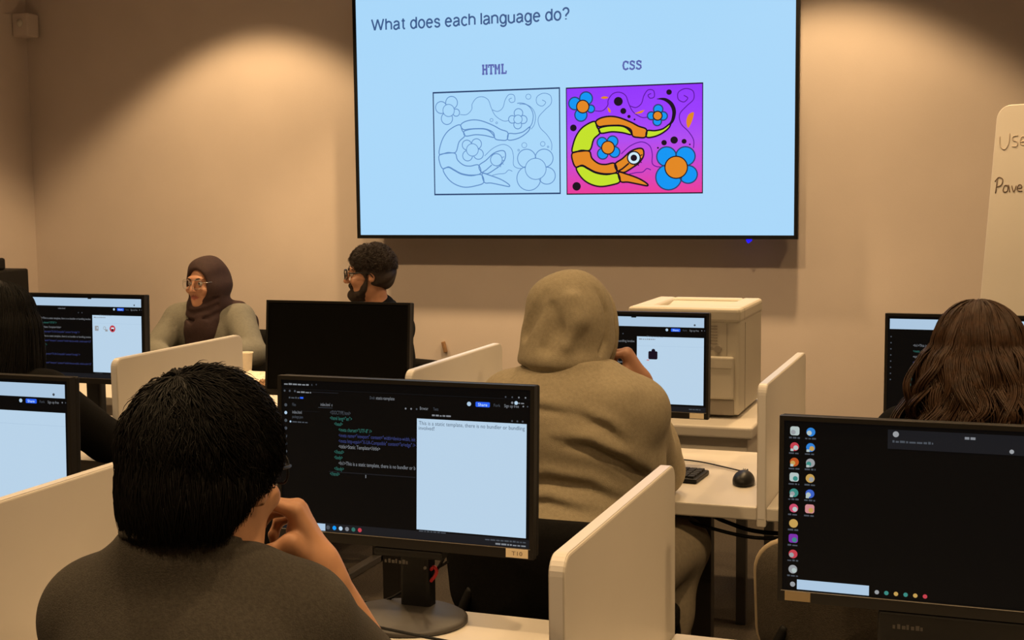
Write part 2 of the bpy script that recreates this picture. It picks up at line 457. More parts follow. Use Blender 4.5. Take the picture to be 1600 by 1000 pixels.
# ------------------------------------------------------------------ the room
XL, XR, YB = -5.35, 3.0, -1.9
struct(MB().box((XL-.1, YB-.1, -.06), (XR+.1, WALL_Y+.1, 0)).build('floor', M_CARPET))
struct(MB().box((XL-.1, YB-.1, CEIL_Z), (XR+.1, WALL_Y+.1, CEIL_Z+.06)).build('ceiling', M_CEIL))
struct(MB().box((XL-.1, WALL_Y, 0), (XR+.1, WALL_Y+.1, CEIL_Z)).build('wall_front', M_WALL))
struct(MB().box((XL-.1, YB, 0), (XL, WALL_Y, CEIL_Z)).build('wall_left', M_WALL))
struct(MB().box((XR, YB, 0), (XR+.1, WALL_Y, CEIL_Z)).build('wall_right', M_WALL))
struct(MB().box((XL-.1, YB-.1, 0), (XR+.1, YB, CEIL_Z)).build('wall_back', M_WALL))
struct(MB().box((XL, WALL_Y-.012, 0), (XR, WALL_Y, .09), .003).build('baseboard_front', M_GREYMET))
struct(MB().box((XL, YB, 0), (XL+.012, WALL_Y-.012, .09), .003).build('baseboard_left', M_GREYMET))

for k, (x, y) in enumerate(WALL_LAMPS+ROOM_LAMPS):
    t = thing('ceiling_downlight', 'round recessed ceiling downlight close to the wall with the television' if k < 3 else 'round recessed ceiling downlight over the rows of desks',
              'ceiling light', (x, y, CEIL_Z), 0, 'downlights along the front wall' if k < 3 else 'downlights over the desks')
    MB().lathe([(.045, -.001), (.06, -.001), (.062, -.006), (.058, -.012), (.048, -.010), (.045, -.003)], 28).build('trim_ring', M_EDGE, t)
    MB().lathe([(.0449, -.0012), (.0449, -.005), (.03, -.007)], 24).build('lamp_lens', M_LAMP, t)

t = thing('wall_sensor', 'small beige box sensor high up in the left corner of the room', 'sensor', (-5.285, 6.36, 2.53))
MB().box((-.062, -.045, -.065), (.045, .055, .065), .008).build('housing', M_WALL, t)
MB().lathe([(.022, 0), (.02, .006), (.012, .011), (0, .013)], 16, (0, 0, 0)).build('sensor_dome', M_WHITE, t).matrix_local = Matrix.Translation((-.005, -.045, .01)) @ Matrix.Rotation(PI/2, 4, 'X')
t = MB().box((-.009, -.022, -.03), (.009, 0, .03), .004).build('wall_clip', M_KRAFT)
t.location = (-2.74, WALL_Y, .74); t.rotation_euler = (0, math.radians(-14), 0)
tag(t, 'tiny brown clip on the front wall right of the dark monitor back', 'clip')

# ------------------------------------------------------------------ desks and white dividers
DX, Z_D, Z_T = -.57, .73, 1.053
ROWS = {'front': (1.72, 2.39), 'second': (3.42, 4.15)}
def make_desk(x0, x1, y0, y1, label, group):
    t = thing('desk', label, 'desk', ((x0+x1)/2, (y0+y1)/2, 0), 0, group)
    hw, hd = (x1-x0)/2-.0125, (y1-y0)/2
    MB().box((-hw, -hd, Z_D-.036), (hw, hd, Z_D), .004).build('desktop', M_WHITE, t)
    for sx in (-1, 1):
        l = MB().box((sx*(hw-.22)-.03, -.02, .03), (sx*(hw-.22)+.03, .03, Z_D-.036), .004)
        l.box((sx*(hw-.22)-.03, -hd+.06, 0), (sx*(hw-.22)+.03, hd-.04, .03), .006)
        l.box((sx*(hw-.22)-.025, -hd+.08, Z_D-.06), (sx*(hw-.22)+.025, hd-.06, Z_D-.036), .003)
        l.build('leg', M_GREYMET, t)
    MB().box((-hw+.13, -.012, Z_D-.10), (hw-.13, .022, Z_D-.05), .003).build('cross_beam', M_GREYMET, t)
    return t
def make_divider(x, y0, y1, label, group):
    t = thing('desk_divider', label, 'desk divider', (x, (y0+y1)/2, Z_D-.05), 0, group)
    h = (y1-y0)/2; th = .0125
    ol = rrect(-h, 0, h, Z_T-Z_D+.05, .028, 6, (1, 1, 0, 0))
    MB().prism(ol, 'x', -th, th, .0035, 2).build('panel', M_WHITE, t, smooth=True)
    b = MB()
    pts = ol[:14]
    pts = [(h, .02)] + pts + [(-h, .02)]
    pts = [p for i, p in enumerate(pts) if i == 0 or (abs(p[0]-pts[i-1][0])+abs(p[1]-pts[i-1][1])) > 1e-5]
    cx, cz = 0, .15
    for (a, c), (d, e) in zip(pts[:-1], pts[1:]):
        nx, nz = (e-c), -(d-a); L = math.hypot(nx, nz)
        nx, nz = nx/L*.0007, nz/L*.0007
        if nx*(a-cx)+nz*(c-cz) < 0: nx, nz = -nx, -nz
        b.poly([(-th+.003, a+nx, c+nz), (th-.003, a+nx, c+nz), (th-.003, d+nx, e+nz), (-th+.003, d+nx, e+nz)])
    b.build('edge_band', M_EDGE, t)
    return t
ya, yb = ROWS['front']
make_desk(DX-2, DX-1, ya, yb, 'white desk on the far left of the nearest row, under a bright monitor', 'white desks of the nearest row')
make_desk(DX-1, DX, ya, yb, 'white desk in front of the dark haired person in charcoal t-shirt', 'white desks of the nearest row')
make_desk(DX, DX+1, ya, yb, 'white desk at lower right under the monitor with desktop icons', 'white desks of the nearest row')
make_divider(DX-1, ya, yb, 'white divider left of the person in charcoal t-shirt, running out of the picture', 'white dividers of the nearest row')
make_divider(DX, ya, yb, 'large white divider nearest the camera, right of the central coding monitor', 'white dividers of the nearest row')
yc, yd = ROWS['second']
make_desk(DX-3, DX-2, yc, yd, 'white desk of the second row in front of the person with long black hair', 'white desks of the second row')
make_desk(DX-2, DX-1, yc, yd, 'white desk of the second row under the switched off monitor', 'white desks of the second row')
make_desk(DX-1, DX, yc, yd, 'white desk with keyboard and mouse in front of the hooded person', 'white desks of the second row')
make_desk(DX, DX+1, yc, yd, 'white desk of the second row in front of the person with wavy brown hair', 'white desks of the second row')
make_divider(DX-2, yc, yd, 'white divider behind the black hair of the nearest person, left of the papers', 'white dividers of the second row')
make_divider(DX-1, yc, yd, 'white divider between the switched off monitor and the hooded person', 'white dividers of the second row')
make_divider(DX, yc, yd, 'white divider right of the black mouse and the printer', 'white dividers of the second row')

# table under the two tutors
t = thing('table', 'long white table in front of the two people facing the room', 'table', (-3.55, 4.98, 0))
MB().box((-1.3, -.45, Z_D-.036), (1.3, .42, Z_D), .004).build('tabletop', M_WHITE, t)
MB().box((-1.24, -.40, .44), (1.24, -.382, Z_D-.036), .003).build('front_panel', M_WHITE, t)
for sx in (-1, 1): MB().box((sx*1.1-.02, .0, 0), (sx*1.1+.02, .04, Z_D-.036), .004).box((sx*1.1-.02, -.3, 0), (sx*1.1+.02, .34, .03), .004).build('leg', M_GREYMET, t)

# printer and its cabinet
t = thing('printer_stand', 'low white stand with one drawer carrying the cream laser printer', 'stand', (-1.17, 4.96, 0))
MB().box((-.36, -.34, .50), (.35, .33, Z_D-.045), .004).build('body', M_WHITE, t)
MB().box((-.39, -.385, Z_D-.045), (.375, .36, Z_D), .010, 3).build('top', M_WHITE, t)
d = MB().box((-.345, -.358, .515), (.335, -.34, .635), .003).build('drawer', M_WHITE, t)
MB().box((-.12, -.366, .605), (.12, -.352, .619), .003).build('handle', M_PRINTERD, d)
for sx in (-1, 1):
    for sy in (-1, 1): MB().box((sx*.33-.018-.005, sy*.30-.018, 0), (sx*.33+.018-.005, sy*.30+.018, .50), .003).build('leg', M_GREYMET, t)
t = thing('laser_printer', 'cream boxy laser printer on the white stand below the television', 'printer', (-1.075, 4.95, Z_D))
b = MB().box((-.205, -.215, .012), (.205, .25, .36), .012, 3)
b.use(M_PRINTER)
b.box((-.208, -.222, .345), (.208, -.13, .40), .014, 3); b.box((-.208, -.14, .345), (-.13, .252, .40), .014, 3)
b.box((.13, -.14, .345), (.208, .252, .40), .014, 3); b.box((-.14, .19, .345), (.14, .252, .40), .014, 3)
b.build('housing', M_PRINTER, t)
MB().prism([(-.13, .357), (.19, .357), (.19, .39), (.05, .375)], 'x', -.13, .13).build('output_tray', M_PRINTER, t)
MB().box((-.190, -.236, .072), (.186, -.214, .226), .008, 3).build('front_door', M_PRINTER, t)
MB().box((-.19, -.2165, .012), (.186, -.2145, .068), .002).build('paper_tray', M_PRINTERD, t)
MB().box((.1, -.2385, .076), (.1015, -.2345, .222)).box((-.18, -.2385, .185), (.18, -.2350, .1862)).build('door_seam', M_PRINTERD, t)
b = MB()
for i in range(7): b.box((.045, -.218, .270+i*.0105), (.125, -.2146, .2735+i*.0105))
b.build('air_vent', M_PRINTERD, t)
MB().box((.158, -.2168, .226), (.1595, -.2148, .345)).box((.2050, -.11, .02), (.2063, -.108, .34)).build('panel_seam', M_PRINTERD, t)
MB().cyl((.128, -.228, .252), (.128, -.213, .252), .013).cyl((.105, -.22, .254), (.105, -.213, .254), .006).build('button', M_PRINTERD, t)
MB().box((-.16, -.2185, .285), (-.03, -.2148, .335), .002).build('control_panel', M_PRINTERD, t)

# dark equipment on the left
t = thing('equipment_cabinet', 'dark cabinet by the left wall behind the person with long black hair', 'cabinet', (-5.08, 5.68, 0))
MB().box((-.25, -.22, .03), (.12, .22, 1.165), .01).build('body', M_BLACKM, t)
for z0, z1 in ((.05, .6), (.615, 1.15)):
    d = MB().box((-.24, -.236, z0), (.11, -.22, z1), .004).build('door', M_BLACKM, t)
    MB().box((.07, -.252, (z0+z1)/2-.06), (.085, -.234, (z0+z1)/2+.06), .003).build('handle', M_GREYMET, d)
MB().box((-.23, -.2, 0), (.10, .2, .03)).build('plinth', M_BLACK, t)
t = thing('desktop_speaker', 'small black speaker box on top of the dark cabinet at the left edge', 'speaker', (-5.08, 5.62, 1.165))
MB().box((-.15, -.13, 0), (.10, .13, .065), .012).build('housing', M_BLACKM, t)
MB().lathe([(.026, 0), (.024, .004), (.016, -.002), (0, .003)], 20).build('cone', M_BLACK, t).matrix_local = Matrix.Translation((-.02, -.131, .033)) @ Matrix.Rotation(PI/2, 4, 'X')

# whiteboard on a stand
th_, tl_ = math.radians(30), math.radians(7.2)
n_ = Vector((-math.sin(th_), -math.cos(th_), 0)); r_ = Vector((math.cos(th_), -math.sin(th_), 0)); d_ = Vector((0, 0, 1))*math.cos(tl_) - n_*math.sin(tl_)
fn = r_.cross(d_).normalized()    # towards the room
t = thing('whiteboard', 'white rounded whiteboard with handwriting leaning at the right edge', 'whiteboard', (0, 0, 0))
t.location = (.36, 5.18, 0)
BW, BH = .95, 1.15
R4 = Matrix((r_, -fn, d_)).transposed().to_4x4()
org = Vector((-.025, 5.6, 1.868)) - d_*BH
R4.translation = org - t.location
b = MB().prism(rrect(0, 0, BW, BH, .055, 8), 'y', 0, .022, .004)
p_ = b.build('board', M_WHITE, t); p_.matrix_local = R4
def scribble(strokes, m, name):
    b = MB()
    for s in strokes:
        b.tube([(x, -.0006, z) for x, z in spline([(q[0], q[1]) for q in s], 4)], .0022, 5)
    o = b.build(name, m, t); o.matrix_local = R4
# px in the photo -> board: x=(u-1560)*.0026, z from the top
def bp(pts): return [((u-1553+(v-300)*.09)*.00272, BH-(v-167)*.00272) for u, v in pts]
scribble([bp([(1569, 212), (1570, 226), (1577, 231), (1583, 222), (1584, 208)]), bp([(1597, 212), (1590, 213), (1589, 218), (1596, 221), (1595, 227), (1588, 227)]),
          bp([(1601, 221), (1608, 220), (1607, 214), (1602, 215), (1601, 224), (1608, 226)])], M_INKF, 'faint_writing')
scribble([bp([(1566, 274), (1563, 294)]), bp([(1562, 277), (1568, 271), (1574, 274), (1572, 282), (1564, 285)]),
          bp([(1583, 283), (1577, 283), (1575, 291), (1581, 291), (1583, 282), (1585, 292)]),
          bp([(1588, 283), (1591, 292), (1595, 283)]), bp([(1598, 287), (1603, 286), (1602, 282), (1598, 283), (1597, 290), (1604, 291)]),
          bp([(1608, 284), (1608, 292), (1613, 284), (1616, 292)])], M_INK, 'marker_writing')
for k in (.12, BW-.12):
    a = org + r_*k + d_*.02 - fn*.03 - t.location; c = org + r_*k - fn*.03 - t.location
    MB().tube([a+d_*.75, a, Vector((c.x, c.y, .03))], .014, 10).tube([Vector((c.x, c.y, .03))+fn*.26, Vector((c.x, c.y, .03)), Vector((c.x, c.y, .03))-fn*.2], .014, 10).build('leg', M_STEEL, t)
MB().prism(rrect(.1, -.03, BW-.1, -.012, .004), 'y', -.06, .02).build('pen_tray', M_STEEL, t).matrix_local = R4

# ------------------------------------------------------------------ chairs
def make_chair(label, x, y, rz, fab, trim=None, group='black four legged chairs', w=.25, top=.80):
    t = thing('chair', label, 'chair', (x, y, 0), rz, group)
    MB().prism(rrect(-w+.02, -.22, w-.02, .22, .06), 'z', .42, .475, .015, 3).build('seat', fab, t)
    # curved backrest: bent panel
    b = MB(); th = .03; nx, nz = 16, 8; z0 = .50
    ol = rrect(-w, z0, w, top, .085, 8)
    tmp = bmesh.new()
    def bend(x, z, d): return (x, -.235-.06*((z-z0)/.3)+.10*(x/w)**2*.5+d, z)
    A = [tmp.verts.new(bend(x_, z_, -th/2)) for x_, z_ in ol]; B = [tmp.verts.new(bend(x_, z_, th/2)) for x_, z_ in ol]
    n = len(ol)
    for i in range(n): tmp.faces.new((A[i], A[(i+1) % n], B[(i+1) % n], B[i]))
    for ring, s, flip in ((A, -th/2, 0), (B, th/2, 1)):
        prev = ring
        for q in (.72, .4, .12):
            cx, cz = 0, (z0+top)/2
            cur = [tmp.verts.new(bend(cx+(x_-cx)*q, cz+(z_-cz)*q, s*(1.25))) for x_, z_ in ol]
            for i in range(n): tmp.faces.new((prev[i], prev[(i+1) % n], cur[(i+1) % n], cur[i]))
            prev = cur
        tmp.faces.new(prev)
    bmesh.ops.recalc_face_normals(tmp, faces=tmp.faces)
    b._merge(tmp, True); bk = b.build('backrest', fab, t)
    if trim:
        MB().tube([bend(x_, z_, 0) for x_, z_ in ol], .0085, 8, True).build('piping', trim, bk)
    for sx in (-1, 1):
        q = w-.035
        MB().tube(spline([(sx*(q+.01), .2, 0), (sx*q, .19, .40), (sx*q, .12, .422)], 5), .011, 10).build('leg', M_BLACKM, t)
        MB().tube(spline([(sx*(q+.01), -.24, 0), (sx*q, -.20, .40), (sx*q, -.235, .52), (sx*(q-.03), -.235, .60)], 5), .011, 10).build('leg', M_BLACKM, t)
    MB().tube([(-w+.04, .18, .41), (w-.04, .18, .41), (w-.04, -.2, .41), (-w+.04, -.2, .41)], .009, 8, True).build('seat_frame', M_BLACKM, t)
    return t
make_chair('black chair the hooded person sits on, its back in full view', -1.0, 3.17, 0, M_BLKFAB, w=.255, top=.79)
make_chair('empty black chair pushed up to the desk with the switched off monitor', -1.98, 3.2, 0, M_BLKFAB)
make_chair('black chair behind the shoulder of the person in plum headscarf', -3.46, 5.66, PI-.1, M_BLKFAB, w=.26, top=.86)
make_chair('black chair hidden under the bearded person in dark sweater', -2.80, 5.70, PI-.3, M_BLKFAB, top=.74)
make_chair('dark chair with cream piping under the person with wavy brown hair', -.22, 3.12, 0, M_CHAIRFAB, M_CREAMTRIM, None, w=.27, top=.80)
make_chair('black chair under the person with long straight black hair', -2.83, 3.2, 0, M_BLKFAB)
make_chair('black chair below the picture under the person in charcoal t-shirt', -.95, 1.36, 0, M_BLKFAB)

# ------------------------------------------------------------------ small things
def keyboard(x, y, rz, label):
    t = thing('keyboard', label, 'keyboard', (x, y, Z_D), rz, 'black desk keyboards')
    MB().box((-.22, -.07, 0), (.22, .07, .014), .004).build('case', M_BLACK, t)
    b = MB()
    for r in range(5):
        n = 20
        for c in range(n):
            if r == 0 and 4 <= c <= 9: continue
            b.box((-.212+c*.0212, -.06+r*.0245, .013), (-.212+c*.0212+.018, -.06+r*.0245+.020, .020))
    b.box((-.212+4*.0212, -.06, .013), (-.212+10*.0212-.003, -.04, .020))
    b.build('keys', M_BEZEL, t)
    return t
keyboard(-1.005, 3.725, -.06, 'black keyboard beside the black mouse on the hooded person desk')
keyboard(-3.02, 3.74, .1, 'black keyboard on the desk of the person with long black hair')
t = thing('computer_mouse', 'black mouse on the white desk right of the hooded person', 'mouse', (-.665, 3.69, Z_D), .1)
F = Field((-.05, -.08, -.01), (.05, .08, .06), .002).ell((0, 0, .008), (.031, .055, .030), k=0).cut((0, 0, .0005), (0, 0, -1), .002)
field_obj('shell', F, M_BLACK, t)
MB().cyl((-.004, .026, .031), (.004, .026, .031), .008, n=16).build('scroll_wheel', M_STEEL, t)
MB().tube(spline([(0, .052, .012), (.004, .09, .022), (-.012, .13, .008), (-.08, .2, .005), (-.16, .26, .005), (-.28, .30, .005)], 6), .0022, 6).build('cord', M_BLACK, t)

t = thing('paper_cup', 'small white paper cup on the long table near the headscarf person', 'cup', (-3.29, 5.36, Z_D))
MB().lathe([(.024, 0), (.026, .001), (.034, .088), (.0365, .088), (.0365, .092), (.033, .092), (.031, .085), (.024, .006), (0, .005)], 28).build('cup_wall', M_PAPER, t)
# crumpled paper on the table
rg = np.random.RandomState(3)
def crumple(name, x, y, sx, sy, h, m, label, seed, rz=0):
    rg = np.random.RandomState(seed); n = 18; b = MB(); V = []
    A = rg.rand(n+1, n+1)
    A = (A+np.roll(A, 1, 0)+np.roll(A, 1, 1))/3
    for i in range(n+1):
        for j in range(n+1):
            u, v = i/n*2-1, j/n*2-1; e = max(0, 1-(u*u+v*v)*.52)
            V.append(b.bm.verts.new((u*sx*(1+.1*A[i, j]), v*sy*(1+.1*A[j, i]), .003+h*e*(.35+A[i, j]*1.1))))
    fs = [b.bm.faces.new((V[i*(n+1)+j], V[(i+1)*(n+1)+j], V[(i+1)*(n+1)+j+1], V[i*(n+1)+j+1])) for i in range(n) for j in range(n)]
    b._fin(fs); o = b.build(name, m); o.location = (x, y, Z_D); o.rotation_euler.z = rz
    s = o.modifiers.new('thick', 'SOLIDIFY'); s.thickness = .0015
    tag(o, label, 'paper'); return o
crumple('paper_bag', -3.10, 5.10, .17, .12, .035, M_PAPER, 'crumpled cream paper bag on the long table beside the cup', 5, .3)
crumple('snack_wrapper', -2.93, 4.95, .075, .04, .03, M_KRAFT, 'small brown wrapper lying in front of the cream paper bag', 8, -.2)

def cable(name, pts, r, label, m=None):
    o = MB().tube(spline(pts, 8), r, 8).build(name, m or M_BLACK); tag(o, label, 'cable'); return o
Zc = Z_D+.003
cable('power_cable', [(-1.30, 2.16, Zc+.001), (-1.22, 2.27, Zc), (-1.12, 2.20, Zc+.018), (-1.02, 2.17, Zc+.02), (-.93, 2.165, Zc+.015), (-.86, 2.19, Zc), (-.75, 2.18, Zc), (-.66, 2.13, Zc), (-.60, 2.10, Zc)], .003, 'black cable running over the round monitor base to the nearest divider')
cable('video_cable', [(-1.0, 2.345, .86), (-1.05, 2.36, .79), (-1.12, 2.37, .737), (-1.2, 2.365, .734), (-1.3, 2.33, .734)], .0028, 'black cable hanging behind the central monitor down to the desk')
cable('network_cable', [(-1.0, 2.345, .84), (-1.06, 2.37, .80), (-1.15, 2.375, .74), (-1.24, 2.36, .734), (-1.32, 2.36, .734)], .0028, 'second black cable curling on the desk behind the central monitor')
cable('desk_cable', [(-.92, 3.75, .66), (-.78, 3.62, .665), (-.68, 3.52, .66), (-.58, 3.50, .645), (-.4, 3.52, .65), (-.2, 3.6, .67)], .006, 'black cable bundle sagging under the hooded person desk')
cable('desk_cable', [(-.95, 3.6, .655), (-.8, 3.52, .655), (-.62, 3.48, .635), (-.5, 3.5, .637), (-.3, 3.55, .655)], .005, 'thin black cable crossing just below the sagging cable bundle')
# ------------------------------------------------------------------ television and its slide
TX, TY, TZ, TW = -2.0283, 6.30, 1.316, 2.2787; TH = TW*9/16
tv = thing('television', 'huge wall mounted television showing the slide with two drawings', 'television', (TX, TY, TZ))
b = MB()
bz = .018
for lo, hi in (((-TW/2, -.006, 0), (TW/2, .02, bz)), ((-TW/2, -.006, TH-bz), (TW/2, .02, TH)), ((-TW/2, -.006, bz), (-TW/2+bz, .02, TH-bz)), ((TW/2-bz, -.006, bz), (TW/2, .02, TH-bz))):
    b.box(lo, hi)
b.build('bezel', M_BLACK, tv)
MB().box((-TW/2+.004, .018, .004), (TW/2-.004, .06, TH-.004), .01).box((-.55, .055, .25), (.55, .12, TH-.25), .01).build('rear_casing', M_BLACKM, tv)
MB().cyl((.8995*TW-TW/2, -.008, -.012), (.8995*TW-TW/2, .012, -.009), .007, n=16).box((.8995*TW-TW/2-.012, 0, -.010), (.8995*TW-TW/2+.012, .02, .002)).build('standby_light', G_LED, tv)
def TVP(u, v, l=1): return ((u-.5)*TW, -.0006*l, v*TH)
scr = MB().box((-TW/2+bz, 0, bz), (TW/2-bz, .018, TH-bz)).build('screen', G_SLIDE, tv)
def ribbon(b, pts, wd, y, closed=False):
    """flat stroke in the XZ plane; wd may vary along it"""
    N = len(pts); ws = wd if hasattr(wd, '__len__') else [wd]*N
    L, R = [], []
    for i in range(N):
        a = pts[(i-1) % N] if closed or i else pts[0]; c = pts[(i+1) % N] if closed or i < N-1 else pts[-1]
        dx, dz = c[0]-a[0], c[1]-a[1]; l = math.hypot(dx, dz) or 1; nx, nz = -dz/l*ws[i]/2, dx/l*ws[i]/2
        L.append(b.bm.verts.new((pts[i][0]+nx, y, pts[i][1]+nz))); R.append(b.bm.verts.new((pts[i][0]-nx, y, pts[i][1]-nz)))
    fs = []
    for i in range(N if closed else N-1):
        j = (i+1) % N; fs.append(b.bm.faces.new((L[i], R[i], R[j], L[j])))
    b._fin(fs)
def arc(cx, cy, rx, ry, a0, a1, n=14): return [(cx+rx*math.cos(math.radians(a0+(a1-a0)*i/n)), cy+ry*math.sin(math.radians(a0+(a1-a0)*i/n))) for i in range(n+1)]
SANS = {'W': (.86, [[(0, .72), (.205, 0)], [(.205, 0), (.42, .70)], [(.42, .70), (.635, 0)], [(.635, 0), (.84, .72)]]), 'h': (.40, [[(0, .72), (0, 0)], [(0, .30)]+arc(.19, .34, .19, .18, 180, 0)+[(.38, 0)]]),
        'a': (.40, [arc(.19, .37, .17, .15, 165, 0)+[(.36, .08), (.40, 0)], [(.36, .30), (.16, .27)]+arc(.15, .13, .145, .135, 95, 300)+[(.36, .15)]]),
        't': (.24, [[(.11, .67), (.11, .10), (.15, .01), (.24, .01)], [(0, .52), (.23, .52)]]), 'd': (.40, [arc(.19, .26, .19, .265, 0, 360, 24), [(.385, .72), (.385, 0)]]),
        'o': (.40, [arc(.20, .26, .20, .265, 0, 360, 24)]), 'e': (.40, [[(.01, .28), (.39, .28)]+arc(.20, .26, .195, .265, 5, 320, 22)]),
        's': (.35, [[(.33, .38)]+arc(.17, .39, .15, .13, 10, 200, 10)+[(.10, .29), (.24, .24)]+arc(.18, .13, .16, .135, 55, -170, 12)]),
        'c': (.36, [arc(.20, .26, .195, .265, 40, 320, 20)]), 'l': (.02, [[(.01, .72), (.01, 0)]]), 'n': (.40, [[(0, .52), (0, 0)], [(0, .30)]+arc(.19, .34, .19, .18, 180, 0)+[(.38, 0)]]),
        'g': (.40, [arc(.19, .26, .19, .265, 0, 360, 24), [(.385, .52), (.385, -.02)]+arc(.20, -.04, .185, .16, 0, -160, 10)]), 'u': (.40, [[(0, .52), (0, .18)]+arc(.19, .18, .19, .19, 180, 360), [(.38, .52), (.38, 0)]]),
        '?': (.38, [arc(.19, .53, .18, .19, 170, -40, 14)+[(.20, .28), (.19, .19)], [(.19, .075), (.19, 0)]]), ' ': (.10, [])}
TITLE = 'What does each language do?'
adv = []; xx = 0
for ch in TITLE: adv.append(xx); xx += SANS[ch][0]+.155
k_ = (.5128-.0475)*TW/(xx-.155); x0_ = (.0475-.5)*TW; z0_ = .832*TH; b = MB()
for ch, q in zip(TITLE, adv):
    if ch == ' ': b.build('title_word', G_TITLE, scr); b = MB()
    for s in SANS[ch][1]: ribbon(b, [(x0_+(q+x)*k_, z0_+z*.0600*TH) for x, z in s], .0088, -.0015)
b.build('title_word', G_TITLE, scr)
SLAB = {'H': [[(0, 0), (2.2, 0)], [(3.2, 0), (5.4, 0)], [(0, 7), (2.2, 7)], [(3.2, 7), (5.4, 7)], [(1.1, 0), (1.1, 7)], [(4.3, 0), (4.3, 7)], [(1.1, 3.6), (4.3, 3.6)]],
        'T': [[(.3, 5), (.3, 7), (5.1, 7), (5.1, 5)], [(2.7, 7), (2.7, 0)], [(1.5, 0), (3.9, 0)]],
        'M': [[(0, 0), (1.9, 0)], [(3.5, 0), (5.4, 0)], [(0, 7), (1.1, 7), (2.7, 3), (4.3, 7), (5.4, 7)], [(.9, 0), (.9, 7)], [(4.5, 0), (4.5, 7)]],
        'L': [[(.4, 7), (2.8, 7)], [(1.6, 7), (1.6, 0)], [(.4, 0), (5, 0), (5, 2)]],
        'C': [[(4.9, 7), (4.9, 5), (4, 6.7), (2.7, 7), (1.2, 6.2), (.6, 3.5), (1.2, .8), (2.7, 0), (4.2, .4), (5, 1.4)]],
        'S': [[(4.6, 7), (4.6, 5.2), (3.8, 6.7), (2.6, 7), (1.2, 6.3), (1.2, 4.7), (2.6, 3.8), (4.4, 3), (4.7, 1.2), (3.2, 0), (1.8, .1), (.7, 1.3), (.7, 0)]]}
def slab_word(name, word, u0, u1, v0, v1):
    b = MB(); n = len(word); cw = (u1-u0)*TW/n; k = cw/6.0; kz = (v1-v0)*TH/7
    for i, ch in enumerate(word):
        for s in SLAB[ch]:
            ribbon(b, [((u0-.5)*TW+i*cw+x*k, v0*TH+z*kz) for x, z in s], .0092, -.0015)
    return b.build(name, G_HEAD, scr)
slab_word('slide_heading', 'HTML', .3125, .371, .641, .674)
slab_word('slide_heading', 'CSS', .631, .674, .635, .665)

# the worm and flowers drawing, in the coordinates of a 1143 x 1000 sheet
def art_map(rect):
    u0, u1, v0, v1 = rect
    def f(p):
        x, y = p; s = (x-78)/1007; top = 132-.0287*(x-72); bot = 918-.006*(x-88); t = (bot-y)/(bot-top)
        return ((u0+s*(u1-u0)-.5)*TW, (v0+t*(v1-v0))*TH)
    return f
BODY = [  # (closed outline, fill)
    ([(300, 382), (335, 355), (400, 342), (470, 350), (560, 384), (620, 416), (678, 440), (670, 496), (620, 499), (577, 488), (562, 440), (500, 412), (430, 409), (370, 412), (322, 416)], 'o'),
    ([(325, 432), (370, 416), (430, 411), (500, 415), (545, 440), (568, 478), (500, 463), (420, 456), (340, 466)], 'y'),
    ([(684, 450), (740, 450), (800, 436), (852, 398), (842, 430), (792, 470), (735, 494), (680, 497)], 'y'),
    ([(290, 378), (310, 420), (332, 464), (285, 510), (256, 590), (190, 592), (122, 606), (130, 540), (160, 470), (210, 415)], 'y'),
    ([(120, 614), (190, 598), (252, 600), (270, 650), (320, 690), (375, 698), (440, 690), (456, 755), (380, 768), (300, 755), (240, 725), (195, 703), (150, 718), (126, 680)], 'o'),
    ([(150, 726), (195, 708), (240, 730), (300, 760), (380, 773), (462, 765), (480, 826), (420, 850), (330, 862), (250, 840), (190, 795)], 'y'),
    ([(445, 693), (500, 655), (560, 602), (620, 580), (654, 590), (655, 640), (620, 690), (575, 722), (520, 755), (490, 755), (455, 738)], 'o'),
    ([(470, 757), (530, 770), (620, 803), (680, 840), (684, 858), (620, 846), (540, 830), (486, 825)], 'o')]
FLOWERS = [((203, 268, 47), [(228, 208, 48), (142, 245, 46), (188, 330, 46), (264, 285, 28)]), ((760, 340, 33), [(764, 292, 34), (714, 340, 29), (800, 342, 31), (757, 382, 31)]),
           ((392, 573, 48), [(348, 535, 38), (426, 527, 40), (440, 606, 40), (352, 618, 40)]), ((895, 722, 82), [(825, 642, 72), (962, 640, 70), (982, 775, 66), (840, 795, 94)])]
DOTS = [(470, 232, 33), (507, 303, 22), (549, 344, 12), (590, 366, 7), (843, 167, 20), (130, 425, 25), (152, 860, 32), (807, 539, 20), (880, 520, 27), (952, 530, 18), (993, 553, 6), (762, 577, 7)]
LEAVES = [[(340, 205), (365, 193), (398, 203), (368, 213)], [(390, 275), (410, 292), (412, 314), (396, 305)], [(592, 322), (622, 308), (662, 296), (640, 320)], [(980, 432), (968, 380), (985, 332), (1022, 318), (1008, 385)]]
VINES = [[(295, 300), (350, 300), (390, 262), (395, 220), (430, 175), (480, 165), (525, 190), (548, 250), (580, 310), (640, 350), (685, 350)],
         [(555, 265), (600, 278), (640, 250), (660, 190), (690, 150), (730, 155), (735, 200), (705, 210), (690, 188), (712, 176)],
         [(1020, 580), (1020, 520), (985, 460), (930, 400), (920, 330), (970, 270), (1020, 220), (1015, 160), (960, 142), (910, 170), (910, 220), (950, 240), (978, 212), (950, 192)],
         [(490, 620), (560, 560), (640, 532), (700, 560), (720, 620), (720, 690), (750, 715), (790, 718)], [(550, 770), (600, 760), (650, 755), (680, 730), (710, 740)]]
TAIL = [(845, 408), (870, 372), (880, 310), (862, 258), (825, 226), (790, 216), (755, 217)]
def circle(c, n=28): return [(c[0]+c[2]*math.cos(2*PI*i/n), c[1]+c[2]*math.sin(2*PI*i/n)) for i in range(n)]
def fill(b, m, pts, f, y):
    b.use(m); q = [f(p) for p in pts]
    b.poly([(x, y, z) for x, z in q])
